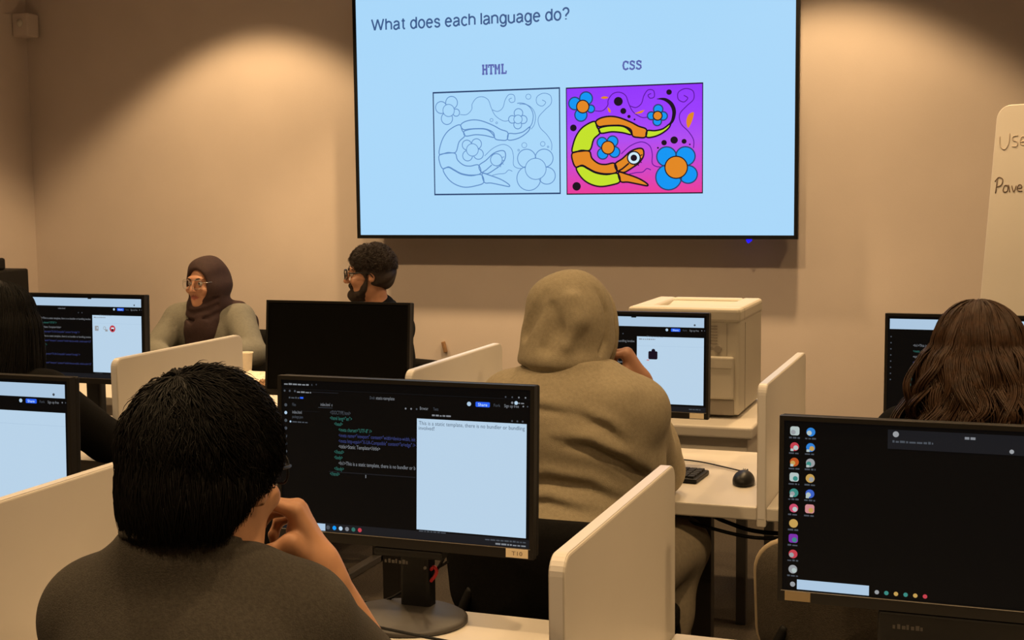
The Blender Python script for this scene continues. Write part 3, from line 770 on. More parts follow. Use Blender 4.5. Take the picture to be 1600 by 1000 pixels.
def stroke(b, m, pts, f, wd, y, closed=False):
    b.use(m); ribbon(b, [f(p) for p in pts], wd, y, closed)
def drawing(rect, colour):
    f = art_map(rect); u0, u1, v0, v1 = rect
    corners = [((u0-.5)*TW, v0*TH), ((u1-.5)*TW, v0*TH), ((u1-.5)*TW, v1*TH), ((u0-.5)*TW, v1*TH)]
    if colour:
        MB().poly([(x, -.0010, z) for x, z in corners]).build('picture_background', M_GRAD, scr)
    b = MB(); y = -.0016
    b.use(G_NAVY if not colour else G_BLK); ribbon(b, corners, (.0095 if not colour else .0075), -.0020, True)
    lm, lw = (G_BLK, .0078) if colour else (G_LINE, .0050)
    vm = G_VINE if colour else G_LINE
    for v in VINES: stroke(b, vm, spline(v, 6), f, .0042 if colour else .003, y)
    for c, ps in FLOWERS:
        for p in ps:
            if colour: fill(b, G_BLUE, circle(p), f, y-.0003)
            stroke(b, G_NAVY if colour else lm, circle(p), f, lw*.8, y-.0005, True)
        if colour: fill(b, G_ORANGE, circle(c), f, y-.0007)
        else: fill(b, G_SLIDE, circle(c), f, y-.0006)
        stroke(b, lm, circle(c), f, lw*.7, y-.0009, True)
    for o, k in BODY:
        q = [tuple(p) for p in spline(o, 4, True)] if len(o) > 4 else o
        if colour: fill(b, {'o': G_ORANGE, 'y': G_YELLOW}[k], q, f, y-.0011)
        stroke(b, lm, q, f, lw, y-.0013, True)
    ta = spline(TAIL, 6); n = len(ta)
    stroke(b, lm, ta, f, [(.016*math.sin(PI*min(1, (i+3)/n))**.8+.003) if colour else .004 for i in range(n)], y-.0011)
    if not colour: stroke(b, lm, [(x+18, y_+8) for x, y_ in ta], f, .003, y-.0011)
    stroke(b, lm, [(548, 690), (500, 730), (462, 752)], f, lw, y-.0015)
    e = (585, 650, 47)
    fill(b, G_EYE if colour else G_SLIDE, circle(e), f, y-.0016); stroke(b, lm, circle(e), f, lw*.8, y-.0018, True)
    if colour: fill(b, G_BLK, circle((585, 650, 24)), f, y-.0018)
    for k in range(5):
        a = math.radians(-20+k*26); stroke(b, lm, [(585+50*math.cos(a), 650+50*math.sin(a)), (585+68*math.cos(a), 650+68*math.sin(a))], f, lw*.6, y-.0017)
    for d in DOTS:
        if colour: fill(b, G_BLK, circle(d, 20), f, y-.0003)
        elif d[2] < 22: stroke(b, G_LINE, circle(d, 16), f, .0025, y-.0003, True)
    for l in LEAVES:
        q = [tuple(p) for p in spline(l, 4, True)]
        if colour: fill(b, G_ORANGE, q, f, y-.0003)
    b.build('coloured_drawing' if colour else 'outline_drawing', None, scr)
drawing((.195, .4905, .175, .576), False)
drawing((.506, .8025, .1715, .574), True)

# ------------------------------------------------------------------ computer monitors
SW, SH = .524, .297; PH = .325
def sx(u): return -SW/2+u*SW
def sz(v): return PH/2-.008-v*SH
class Screen(MB):
    def rect(s, m, u0, v0, u1, v1, l=1, r=0):
        s.use(m); y = -.0004*l
        if r:
            s.poly([(x, y, z) for x, z in rrect(sx(u0), sz(v1), sx(u1), sz(v0), r, 4)])
        else: s.poly([(sx(u0), y, sz(v1)), (sx(u1), y, sz(v1)), (sx(u1), y, sz(v0)), (sx(u0), y, sz(v0))])
    def disc(s, m, u, v, r, l=2): s.use(m); s.poly([(sx(u)+r*math.cos(a*PI/8), -.0004*l, sz(v)+r*math.sin(a*PI/8)) for a in range(16)])
    def dash(s, m, u0, v, u1, h, l=2, seed=0):
        rg = random.Random(int(u0*999+v*777+seed)); u = u0
        while u < u1-.003:
            w_ = min(u1-u, .006+.014*rg.random()); q = h*(.55+.25*rg.random()); s.rect(m, u, v-q, u+w_, v, l); u += w_+.0035
    def text(s, m, txt, u0, v, u1, h, l=2): s.use(m); add_text(s, txt, sx(u0), sz(v), (u1-u0)*SW, -.0004*l, h*SH)
def toolbar(s, v=.125):
    s.disc(G_BAR, .765, v, .0042); s.rect(G_BTN, .79, v-.016, .845, v+.016, 2, .002)
    s.text(G_EYE, 'Share', .80, v+.010, .835, .02, 3); s.text(G_TXTD, 'Fork', .86, v+.010, .885, .02); s.text(G_TXT, 'Sign up free', .90, v+.010, .955, .02); s.disc(G_TXT, .972, v, .0016); s.disc(G_TXTD, .988, v, .0014)
CODE = [('<!DOCTYPE html>', 0, G_TXTD), ('<html lang="en">', 0, G_GREEN), ('<head>', 1, G_GREEN), ('<meta charset="UTF-8" />', 2, G_GREEN),
        ('<meta name="viewport" content="width=device-width, initial-scale=1.0" />', 2, G_BLUETX), ('<meta http-equiv="X-UA-Compatible" content="ie=edge" />', 2, G_BLUETX),
        ('<title>Static Template</title>', 2, G_TXT), ('</head>', 1, G_GREEN), ('<body>', 1, G_GREEN), ('<h1>This is a static template, there is no bundler or bundling involved!</h1>', 2, G_TXT), ('</body>', 1, G_GREEN), ('</html>', 0, G_GREEN)]
def code(s, u0, v0, lines, dv=.037, umax=.555, cw=.0057):
    for i, (tx, ind, m) in enumerate(lines):
        a = u0+ind*.018; n = max(1, min(len(tx), int((umax-a)/cw)))
        s.text(m, tx[:n], a, v0+i*dv+.012, a+n*cw, .026)
def taskbar(s):
    s.rect(G_DARK2, 0, .945, 1, 1, 1); s.rect(G_BAR, .035, .950, .185, .997, 2)
    for k, m in enumerate((G_TXTD, G_BLUE, G_PAGE, G_TXT, G_GREEN, M_IC['red'])): s.disc(m, .197+k*.0265, .972, .0042, 3)
    s.dash(G_TXTD, .83, .967, .985, .014, 3); s.dash(G_TXT, .87, .990, .985, .014, 3, 5)
M_IC = {k: glow('icon_'+k, tuple(int(v*.9) for v in c), 1) for k, c in dict(red=(214, 70, 84), orange=(206, 92, 36), blue=(52, 140, 232), white=(198, 214, 212), teal=(64, 150, 140), purple=(136, 56, 182), pink=(226, 150, 154), gold=(214, 172, 92), grey=(168, 172, 176), green=(92, 170, 120), rose=(222, 84, 116), royal=(66, 106, 214)).items()}
def scr_code(s):
    s.rect(G_DARK2, 0, .06, 1, .062, 1)
    s.dash(G_TXT, .01, .035, .115, .015); s.text(G_TXTD, 'x   +', .125, .035, .15, .02)
    for k in range(3): s.disc(G_TXTD, .012+k*.022, .075, .0022)
    s.dash(G_TXT, .065, .085, .125, .014); s.rect(G_DARK2, .13, .073, .24, .079, 2)
    for k in range(4): s.disc(G_TXT if k > 1 else G_TXTD, .905+k*.025, .05, .0016)
    s.disc(G_PAGE, .945, .085, .0035); s.dash(G_TXT, .952, .09, .98, .012); s.disc(G_TXT, .93, .085, .0022)
    s.dash(G_TXTD, .03, .125, .075, .015); s.rect(G_BTN, .078, .112, .092, .124, 2)
    for k in range(7): s.disc(G_TXTD if k != 1 else G_BAR, .017, .17+k*.052, .0032)
    s.text(G_TXTD, 'Files', .045, .175, .06, .022); s.text(G_TXT, 'index.html', .045, .225, .085, .022); s.text(G_TXTD, 'package.json', .045, .255, .09, .02); s.dash(G_TXTD, .045, .285, .11, .012); s.disc(G_BAR, .037, .28, .002)
    s.rect(G_DARK2, .03, .205, .16, .207, 1)
    s.text(G_TXT, 'index.html  x', .165, .165, .215, .022); s.rect(G_TXTD, .155, .175, .215, .177, 2)
    s.text(G_TXTD, 'Draft', .37, .105, .39, .02); s.text(G_TXT, 'static-template', .395, .105, .47, .022)
    code(s, .205, .205, CODE)
    s.rect(G_DARK2, .2, .655-.06, .555, .602, 1)
    for k in range(3): s.disc(G_TXT if k < 2 else G_TXTD, .515+k*.022, .155, .0018)
    s.text(G_TXT, 'Browser', .572, .158, .605, .022); s.text(G_TXTD, 'Tests', .625, .158, .645, .02); s.dash(G_TXT, .62, .195, .70, .014)
    for k in range(3): s.disc(G_TXTD, .93+k*.02, .2, .0018)
    s.rect(G_PAGE, .56, .215, .985, .935, 1)
    s.text(G_INK, 'This is a static template, there is no bundler or bundling', .568, .255, .978, .026); s.text(G_INK, 'involved!', .568, .287, .63, .026)
    s.dash(G_TXTD, .57, .948, .68, .012)
    s.text(G_TXT, 'I', .352, .625, .355, .022)
    taskbar(s); toolbar(s, .105)
def scr_light(page0, kind):
    def f(s):
        s.rect(G_BAR, .01, .025, .985, .125, 1); s.rect(G_DARK, .55, .022, .58, .035, 2); s.disc(G_TXTD, .93, .10, .003, 2)
        toolbar(s, .155); s.text(G_TXT, 'index.html', .30, .165, .36, .02); s.text(G_TXTD, 'Preview', page0+.06, .235, page0+.16, .018)
        for k in range(2): s.disc(G_TXTD, .47+k*.03, .205, .002)
        code(s, .10, .28, [CODE[i % len(CODE)] for i in (9, 3, 6, 5, 9, 4, 1, 2, 5, 7, 4, 10)], .055, page0-.01, .0062)
        s.rect(G_PAGE, page0, .23, .985, .925, 1)
        s.dash(G_TXT, page0+.012, .262, page0+.11, .013)
        s.rect(G_BAR, page0, .325, .985, .328, 2)
        if kind == 'three':
            s.rect(M_IC['grey'], page0+.02, .36, page0+.05, .42, 2, .002); s.disc(G_PAGE, page0+.04, .385, .003, 3)
            s.disc(M_IC['grey'], page0+.10, .385, .006, 2); s.disc(G_PAGE, page0+.10, .385, .0042, 3); s.rect(M_IC['grey'], page0+.105, .40, page0+.125, .425, 2)
            s.disc(M_IC['red'], page0+.165, .39, .0125, 2); s.rect(G_EYE, page0+.155, .375, page0+.178, .392, 3); s.disc(G_BLK, page0+.165, .405, .004, 3)
        elif kind == 'one':
            s.rect(G_BLK, page0+.07, .38, page0+.125, .465, 2, .004); s.disc(G_BLK, page0+.10, .375, .006, 2); s.rect(M_IC['pink'], page0+.06, .468, page0+.075, .48, 2)
        for k in range(8): s.disc(G_TXTD, .018, .2+k*.06, .002)
        s.text(G_TXTD, 'Console', .60, .94, .66, .016)
        s.rect(G_DARK2, 0, .945, 1, 1, 1); s.dash(G_TXTD, .90, .975, .975, .014)
    return f
def scr_desktop(s):
    ic = [('white', 'blue'), ('red', 'blue'), ('orange', 'grey'), ('white', 'gold'), ('teal', 'royal'), ('rose', 'pink'), ('gold', None), ('purple', None), ('red', None), ('grey', None)]
    for r, row in enumerate(ic):
        for c, k in enumerate(row):
            if not k: continue
            u, v = .034+c*.052, .062+r*.0905
            if k in ('white', 'pink', 'purple'): s.rect(M_IC[k], u-.015, v-.028, u+.015, v+.024, 1, .004)
            else: s.disc(M_IC[k], u, v, .0076, 1)
            s.disc(M_IC[('grey', 'white', 'gold', 'teal')[(r+c) % 4]], u+(.004 if r % 2 else -.005), v+.006, .0042, 2)
            if r in (1, 2, 4): s.rect(M_IC['white'], u-.013, v+.012, u-.003, v+.026, 3)
            s.dash(G_TXTD, u-.018, v+.043, u+.017, .013, 2, r)
    s.rect(G_DARK2, .33, .025, 1, .135, 1)
    s.disc(M_IC['grey'], .355, .05, .005); s.dash(G_TXTD, .345, .098, .47, .018); s.dash(G_TXT, .565, .06, .60, .018)
    for u, v in ((.775, .055), (.80, .05), (.775, .085), (.705, .115), (.795, .118)): s.disc(M_IC['grey'], u, v, .0036)
    s.rect(G_BAR, .048, .935, .28, .993, 1); s.disc(M_IC['grey'], .034, .965, .0045)
    for k, m in enumerate(('grey', 'teal', 'gold', 'teal', 'gold', 'red')): s.disc(M_IC[m], .305+k*.03, .968, .0037)
def make_monitor(x, y, ztop, label, content, tilt=-2, asset=None, yaw=0, box=None, lock=False, dark=False):
    t = thing('computer_monitor', label, 'monitor', (x, y, Z_D), yaw, 'widescreen computer monitors')
    zc = ztop-Z_D-PH/2; rot = (math.radians(tilt), 0, 0)
    def put(o): o.location = (0, 0, zc); o.rotation_euler = rot; return o
    b = MB(); W = .27
    b.box((-W, .012, -PH/2+.002), (W, .030, PH/2), .004)
    b.box((-W*.75, .028, -PH*.36), (W*.75, .048, PH*.36), .010)
    put(b.build('rear_shell', M_BLACKM, t))
    b = MB()
    for lo, hi in (((-W, -.004, PH/2-.008), (W, .014, PH/2)), ((-W, -.004, -PH/2), (W, .014, -PH/2+.020)), ((-W, -.004, -PH/2+.020), (-W+.008, .014, PH/2-.008)), ((W-.008, -.004, -PH/2+.020), (W, .014, PH/2-.008))):
        b.box(lo, hi)
    put(b.build('bezel', M_BEZEL, t))
    b = Screen(); b.use(G_DARK if content else M_OFF); b.box((-W+.008, .0002, -PH/2+.020), (W-.008, .012, PH/2-.008))
    if content: content(b)
    put(b.build('screen', None, t))
    if content: put(MB().box((-W+.006, -.0046, -PH/2+.0188), (W-.006, -.0038, -PH/2+.0200)).build('chin_line', M_STEEL, t))
    if asset:
        b = MB().use(M_LABELSHADE if asset[0] < -.2 else M_LABEL).box((asset[0]-.022, -.0052, -PH/2+.002), (asset[0]+.022, -.0038, -PH/2+.0185), .0004)
        if asset[1]:
            b.use(M_INK); add_text(b, asset[1], asset[0]-.010, -PH/2+.0065, .021, -.0056, .008)
        put(b.build('asset_label', None, t))
    if box:
        bx = MB().box((box[0], -.002, -PH/2-box[2]), (box[1], .03, -PH/2-.001), .005).build('mini_computer', M_BLACKM, t); put(bx)
        b = MB()
        for q in range(7): b.box((box[0]+.025+q*.0075, -.0025, -PH/2-.030), (box[0]+.029+q*.0075+.001*(q % 3), -.0019, -PH/2-.024+.002*(q % 2)))
        b.cyl((box[1]-.035, -.003, -PH/2-.034), (box[1]-.035, -.001, -PH/2-.034), .003, n=12)
        put(b.build('badge', M_GREYMET, bx)); bx.children[0].location = (0, 0, 0); bx.children[0].rotation_euler = (0, 0, 0)
    MB().prism(rrect(-.032, .045, .032, .085, .010), 'z', .012, zc+.03, 0).box((-.05, .036, zc-.05), (.05, .062, zc+.05), .006).build('stand_neck', M_BLACK, t)
    MB().lathe([(.112, 0), (.125, .002), (.125, .008), (.118, .012), (.02, .016), (0, .016)], 48, (0, .0, 0), 1, .86).build('stand_base', M_GREYMET, t)
    if lock:
        MB().tube(spline([(.033, .055, .088), (.042, .050, .096), (.048, .048, .088), (.044, .048, .078), (.037, .05, .070), (.034, .052, .066)], 6), .0035, 8).build('cable_lock', M_RED, t)
    return t
make_monitor(-1.073, 2.30, 1.2, 'monitor right of the nearest person, showing code and a page beginning This is', scr_code, -3, (.238, 'T10'), 0, (-.06, .085, .018), True)
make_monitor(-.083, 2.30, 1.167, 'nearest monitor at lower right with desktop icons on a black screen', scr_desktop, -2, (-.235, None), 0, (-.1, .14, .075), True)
make_monitor(-2.112, 2.30, 1.176, 'bright monitor cut off by the left edge of the picture', scr_light(.40, None), -2)
make_monitor(-3.12, 3.98, 1.204, 'monitor with three small pictures left of the headscarf person', scr_light(.585, 'three'), -2)
make_monitor(-2.09, 3.98, 1.195, 'switched off black monitor in front of the bearded person', None, -5)
make_monitor(-1.095, 3.98, 1.182, 'monitor between the hooded person and the printer', scr_light(.585, 'one'), -2, (.235, None))
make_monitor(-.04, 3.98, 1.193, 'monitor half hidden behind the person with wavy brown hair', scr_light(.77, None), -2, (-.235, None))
# ------------------------------------------------------------------ people
def unit(v): v = np.array(v, float); return v/np.linalg.norm(v)
class Head:
    def __init__(s, pos, yaw=0, pitch=0, roll=0, k=1.0): s.p = np.array(pos, float); s.R = rotm(yaw, pitch, roll); s.k = k
    def __call__(s, q): return s.p + s.R@(np.array(q, float)*s.k)
    def many(s, Q): return s.p + (Q*s.k)@s.R.T
    def inv(s, V): return ((V-s.p)@s.R)/s.k
def head_field(F, H, jaw=1.0, ears=True, face=True):
    E = lambda c, r, k=.02, op='u': F.ell(H(c), np.array(r)*H.k, H.R, k, op)
    R = lambda a, b, ra, rb, k=.012, op='u': F.rc(H(a), H(b), ra*H.k, rb*H.k, k, op)
    E((0, -.018, .030), (.075, .096, .090)); E((0, .030, -.040), (.060*jaw, .062, .078), .03)
    E((0, .045, -.088), (.042*jaw, .044, .032), .03); E((0, .078, -.103), (.020, .017, .016), .02)
    if face:
        R((-.034, .082, .024), (.034, .082, .024), .013, .013, .02)
        for s in (-1, 1):
            E((s*.031, .106, .004), (.017, .016, .012), .012, 's'); E((s*.046, .070, -.030), (.020, .022, .018), .02)
        R((0, .094, .012), (0, .114, -.030), .0075, .0115, .008); R((-.010, .102, -.034), (.010, .102, -.034), .0075, .0075, .006)
        R((-.018, .087, -.0605), (.018, .087, -.0605), .0075, .0075, .006); R((-.014, .0855, -.071), (.014, .0855, -.071), .0085, .0085, .006)
        R((-.022, .100, -.0655), (.022, .100, -.0655), .0022, .0022, .003, 's')
    if ears:
        for s in (-1, 1):
            rot = H.R@rotm(0, 0, s*.25)
            F.ell(H((s*.079, -.006, -.006)), np.array((.009, .019, .031))*H.k, H.R@rotm(-s*.45, 0, 0), .006)
            E((s*.088, .004, -.002), (.006, .010, .017), .005, 's')
def face_parts(root, H, skin, brow, brow_r=.0032, eyes=True):
    if eyes:
        for s in (-1, 1):
            b = MB(); c = Vector(H((s*.031, .0815, .004)))
            b.use(M_EYEW); tmp = bmesh.new(); bmesh.ops.create_uvsphere(tmp, u_segments=16, v_segments=10, radius=.0118*H.k)
            bmesh.ops.translate(tmp, verts=tmp.verts, vec=c); b._merge(tmp, True)
            b.use(M_IRIS); tmp = bmesh.new(); bmesh.ops.create_uvsphere(tmp, u_segments=12, v_segments=8, radius=.0062*H.k)
            bmesh.ops.translate(tmp, verts=tmp.verts, vec=Vector(H((s*.031-.001, .0885, .004)))); b._merge(tmp, True)
            b.build('eye', None, root)
    for s in (-1, 1):
        pts = [H(p) for p in ((s*.014, .0965, .0205), (s*.024, .0968, .0265), (s*.036, .0905, .0285), (s*.048, .078, .0235))]
        MB().tube(spline(pts, 4), [brow_r*H.k*(.6+.5*math.sin(PI*min(1, (i+2)/13))) for i in range(13)], 6).build('eyebrow', brow, root)
def lips(o, H):
    me = o.data; me.materials.append(M_LIP); n = len(me.polygons)
    c = np.zeros(n*3); me.polygons.foreach_get('center', c); q = H.inv(c.reshape(-1, 3))
    d = (q[:, 0]/.023)**2+((q[:, 2]+.0655)/.0105)**2
    ix = np.where((d < 1) & (q[:, 1] > .082), 1, 0).astype(np.int32)
    me.polygons.foreach_set('material_index', ix)
def glasses(root, H, m, r=.0017, w=.024, hh=.019, lens=True):
    g = MB()
    for s in (-1, 1):
        ol = rrect(s*.033-w, .002-hh, s*.033+w, .002+hh, .012, 4)
        pts = [H((x, .117-.35*abs(x)**1.0*.6*(abs(x) > .02)*(abs(x)-.02)/.04, z)) for x, z in ol]
        g.tube(pts, r, 6, True)
        g.tube(spline([H((s*(.033+w), .100, .010)), H((s*.077, .075, .010)), H((s*.086, .01, .008)), H((s*.086, -.012, -.012))], 5), r*1.1, 6)
    g.tube(spline([H((-.010, .116, .006)), H((0, .119, .009)), H((.010, .116, .006))], 3), r, 6)
    o = g.build('glasses', m, root)
    if lens:
        for s in (-1, 1):
            b = MB(); b.poly([tuple(H((x, .1163-.35*abs(x)*.6*(abs(x) > .02)*(abs(x)-.02)/.04, z))) for x, z in rrect(s*.033-w, .002-hh, s*.033+w, .002+hh, .012, 4)]).build('lens', M_LENS, o)
    return o
def hand_field(F, W, u, n, side, curls, thumb=(.5, .55, -.55), s=1.0, k=.005, spread=.06):
    W = np.array(W, float); u = unit(u); n = np.array(n, float); n = unit(n-u*(n@u)); t = np.cross(n, u)*side
    offs = (.032, .011, -.010, -.030); kl = (.088, .092, .087, .078)
    K = [W+u*kl[i]*s+t*offs[i]*s+n*(.004, .007, .005, .001)[i]*s for i in range(4)]
    F.rc(W-u*.02, W+u*.012, .024*s, .026*s, .02)
    for i in range(4): F.rc(W+u*.012*s+t*offs[i]*.5*s, K[i], .0165*s, .0118*s, .016)
    F.rc(W+u*.03*s+t*.015*s-n*.006*s, W+u*.06*s+t*.02*s-n*.008*s, .016*s, .013*s, .015)
    F.rc(W+u*.025*s-t*.018*s-n*.006*s, W+u*.06*s-t*.024*s-n*.006*s, .015*s, .012*s, .015)
    L = ((.042, .026, .020), (.046, .029, .021), (.042, .027, .020), (.033, .021, .018)); R = ((.0098, .0088, .0080, .0066), (.0100, .009, .0082, .0067), (.0095, .0086, .0078, .0064), (.0085, .0076, .007, .0058))
    for i in range(4):
        p = K[i]; a = 0; sp = (1.2, .3, -.5, -1.4)[i]*spread; pts = [p]
        for j in range(3):
            a += curls[i][j]; d = math.cos(a)*(u+t*sp)-math.sin(a)*n; d = unit(d); p = p+d*L[i][j]*s; pts.append(p)
        F.chain(pts, [x*s for x in R[i]], k)
    b = W+u*.020*s+t*.022*s-n*.006*s; m = W+u*.052*s+t*.046*s-n*.016*s; d = unit(thumb[0]*u+thumb[1]*t+thumb[2]*n)
    q = m+d*.034*s; d2 = unit(d+.35*u-.15*t); e = q+d2*.026*s
    F.chain([b, m, q, e], [.017*s, .0125*s, .0105*s, .008*s], .010)
    return K
RELAX = ((.35, .4, .25), (.4, .45, .3), (.45, .5, .3), (.5, .5, .35))
class Fig:
    """joints of a seated person in its own frame: +Y is forward, Z=0 the floor"""
    def __init__(s, dz=0, k=1.0, lean=0, **kw):
        s.k = k; s.trap = .004
        s.pelvis = (0, -.02, .585); s.waist = (0, -.03+lean*.3, .74); s.chest = (0, -.005+lean*.8, .92+dz)
        s.sh = {1: (.165*k, .01+lean, 1.03+dz), -1: (-.165*k, .01+lean, 1.03+dz)}
        s.neck = (0, .0+lean, 1.075+dz); s.head = (0, .035+lean, 1.19+dz)
        s.hipj = {q: (q*.09, .0, .565) for q in (1, -1)}; s.knee = {q: (q*.13, .42, .555) for q in (1, -1)}
        s.ank = {q: (q*.13, .42, .09) for q in (1, -1)}; s.toe = {q: (q*.15, .56, .035) for q in (1, -1)}
        s.el = {q: (q*.24, .20, .80) for q in (1, -1)}; s.wr = {q: (q*.12, .42, .765) for q in (1, -1)}
        for a, v in kw.items():
            if isinstance(v, dict): getattr(s, a).update(v)
            else: setattr(s, a, v)
    def torso(s, F, i=0, kk=.05):
        k = s.k
        F.ell(s.pelvis, (.165*k+i, .125*k+i, .11+i), k=kk); F.ell(s.waist, (.145*k+i, .11*k+i, .15+i), k=kk); F.ell(s.chest, (.165*k+i, .12*k+i, .165+i), k=kk)
        for q in (1, -1):
            F.rc(s.chest, s.sh[q], .10*k+i, .046*k+i, kk); F.rc(np.array(s.neck)+(0, -.012, .035), np.array(s.sh[q])*(.80, 1, 1)+(0, 0, s.trap), .040+i*.8, .042+i*.8, kk)
            F.ell(np.array(s.sh[q])+(q*.002, 0, -.018), (.048+i, .054+i, .060+i), k=.03)
    def arm(s, F, q, i=0, kk=.025, t0=0, t1=2, fore=None):
        S_, E_, W_ = (np.array(x, float) for x in (s.sh[q], s.el[q], s.wr[q])); r = (.050, .040, .038, .026)
        if t1 <= 1: F.rc(S_, S_+(E_-S_)*t1, r[0]+i, r[0]+(r[1]-r[0])*t1+i*1.3, kk)
        else:
            F.rc(S_, E_, r[0]+i, r[1]+i, kk); m = E_+(W_-E_)*.3
            F.rc(E_, m, r[2]+i, .040+i, kk)
            e = E_+(W_-E_)*(t1-1); F.rc(m, e, .040+i, .040+(.026-.040)*(max(0, t1-1.3)/.7)+i, kk)
    def leg(s, F, q, i=0, kk=.03):
        F.rc(s.hipj[q], s.knee[q], .088+i, .060+i, kk)
        K, A = np.array(s.knee[q], float), np.array(s.ank[q], float); m = K+(A-K)*.3+(0, -.02, 0)
        F.rc(K, m, .055+i, .056+i, kk); F.rc(m, A, .056+i, .036+i, kk)
    def foot(s, F, q, i=0): F.rc(np.array(s.ank[q])+(0, -.02, -.045), s.toe[q], .040+i, .030+i, .02); F.rc(s.ank[q], np.array(s.ank[q])+(0, 0, -.04), .036+i, .04+i, .02)
    def bounds(s, pad=.17):
        P = [s.pelvis, s.waist, s.chest, s.neck, s.head]+[d[q] for d in (s.sh, s.hipj, s.knee, s.ank, s.toe, s.el, s.wr) for q in (1, -1)]
        P = np.array(P, float); lo, hi = P.min(0)-pad, P.max(0)+pad; lo[2] = -.01; return lo, hi
    def body(s, H, h=.007, hands=True, lo=None, hi=None, jaw=1.0, face=True, ears=True, hand=None):
        a, b = s.bounds(); F = Field(a if lo is None else lo, b if hi is None else hi, h)
        s.torso(F, 0)
        F.rc(s.neck, H((0, -.02, -.05)), .056, .050, .03)
        for q in (1, -1): s.arm(F, q); s.leg(F, q); s.foot(F, q)
        head_field(F, H, jaw, ears, face)
        for q in (1, -1):
            if hand and q in hand: hand[q](F)
            else:
                u = unit(np.array(s.wr[q])-np.array(s.el[q])); u[2] *= .3; hand_field(F, s.wr[q], u, (0, 0, 1), q, RELAX)
        return F
    def top(s, sleeve=1.92, i=.014, h=.007, wave=.0, seed=1, hem=None, neckz=None, extra=None, k=.05):
        a, b = s.bounds(); b[2] = s.neck[2]+.14; a[2] = s.pelvis[2]-.16; F = Field(a, b, h)
        s.torso(F, i, k)
        for q in (1, -1): s.arm(F, q, i+.004, t1=sleeve if not isinstance(sleeve, dict) else sleeve[q])
        F.rc(s.neck, np.array(s.neck)+(0, -.012, .035), .058+i*.6, .053+i*.5, .03)
        if extra: extra(F)
        if wave: F.wave(wave, 22, seed)
        F.cut((0, 0, hem if hem else s.pelvis[2]-.05), (0, 0, -1), .01)
        if neckz: F.cut((0, neckz[0], neckz[1]), (0, neckz[2] if len(neckz) > 2 else -.25, 1), .008)
        return F
    def trousers(s, h=.008, i=.012, wave=.003):
        a, b = s.bounds(); b[2] = s.pelvis[2]+.1; F = Field(a, b, h)
        F.ell(s.pelvis, (.168*s.k+i, .128*s.k+i, .115+i), k=.04)
        for q in (1, -1): s.leg(F, q, i)
        if wave: F.wave(wave, 25, 4)
        F.cut((0, 0, s.pelvis[2]+.10), (0, 0, 1)); F.cut((0, 0, .075), (0, 0, -1))
        return F
    def shoes(s, root, m):
        for q in (1, -1):
            a = np.array(s.ank[q]); t = np.array(s.toe[q]); F = Field(np.minimum(a, t)-.12, np.maximum(a, t)+.12, .006)
            s.foot(F, q, .008); F.cut((0, 0, .105), (0, 0, 1)); F.cut((0, 0, .0), (0, 0, -1)); field_obj('shoe', F, m, root)
def cap_strands(H, n, ax, c, crown, amax, seed, lift=.003, r=.0009, L=(.5, 1.1), m=9, jitter=.12, keep=None, ends=.25, curl=0):
    """short strands that run from the crown down over an ellipsoid, in the head's frame"""
    rg = np.random.RandomState(seed); ax = np.array(ax); cz = unit(crown); cx = unit(np.cross((0, 1, 0), cz)); cy = np.cross(cz, cx)
    a0 = np.arccos(1-rg.rand(n)*(1-math.cos(amax))); ph = rg.rand(n)*2*PI; ln = L[0]+rg.rand(n)*(L[1]-L[0])
    t = np.linspace(0, 1, m)[None, :]
    lim = amax+ends*(rg.rand(n)-.5)
    a = np.minimum(a0[:, None]+ln[:, None]*t, lim[:, None]+.12*t); p = ph[:, None]+jitter*(rg.rand(n)[:, None]-.5)*2*t+curl*np.sin(t*6+ph[:, None]*7)*.06
    D = (np.sin(a)*np.cos(p))[..., None]*cx+(np.sin(a)*np.sin(p))[..., None]*cy+np.cos(a)[..., None]*cz
    rad = 1/np.sqrt(((D/ax)**2).sum(-1)); lf = (lift*(.3+rg.rand(n))[:, None]*(.4+1.2*t)+curl*.004*np.sin(t*9+ph[:, None]*5))
    P = np.array(c)+D*(rad+lf)[..., None]
    if keep is not None: P = P[keep(P[:, -1])]
    return H.many(P.reshape(-1, 3)).reshape(P.shape), r
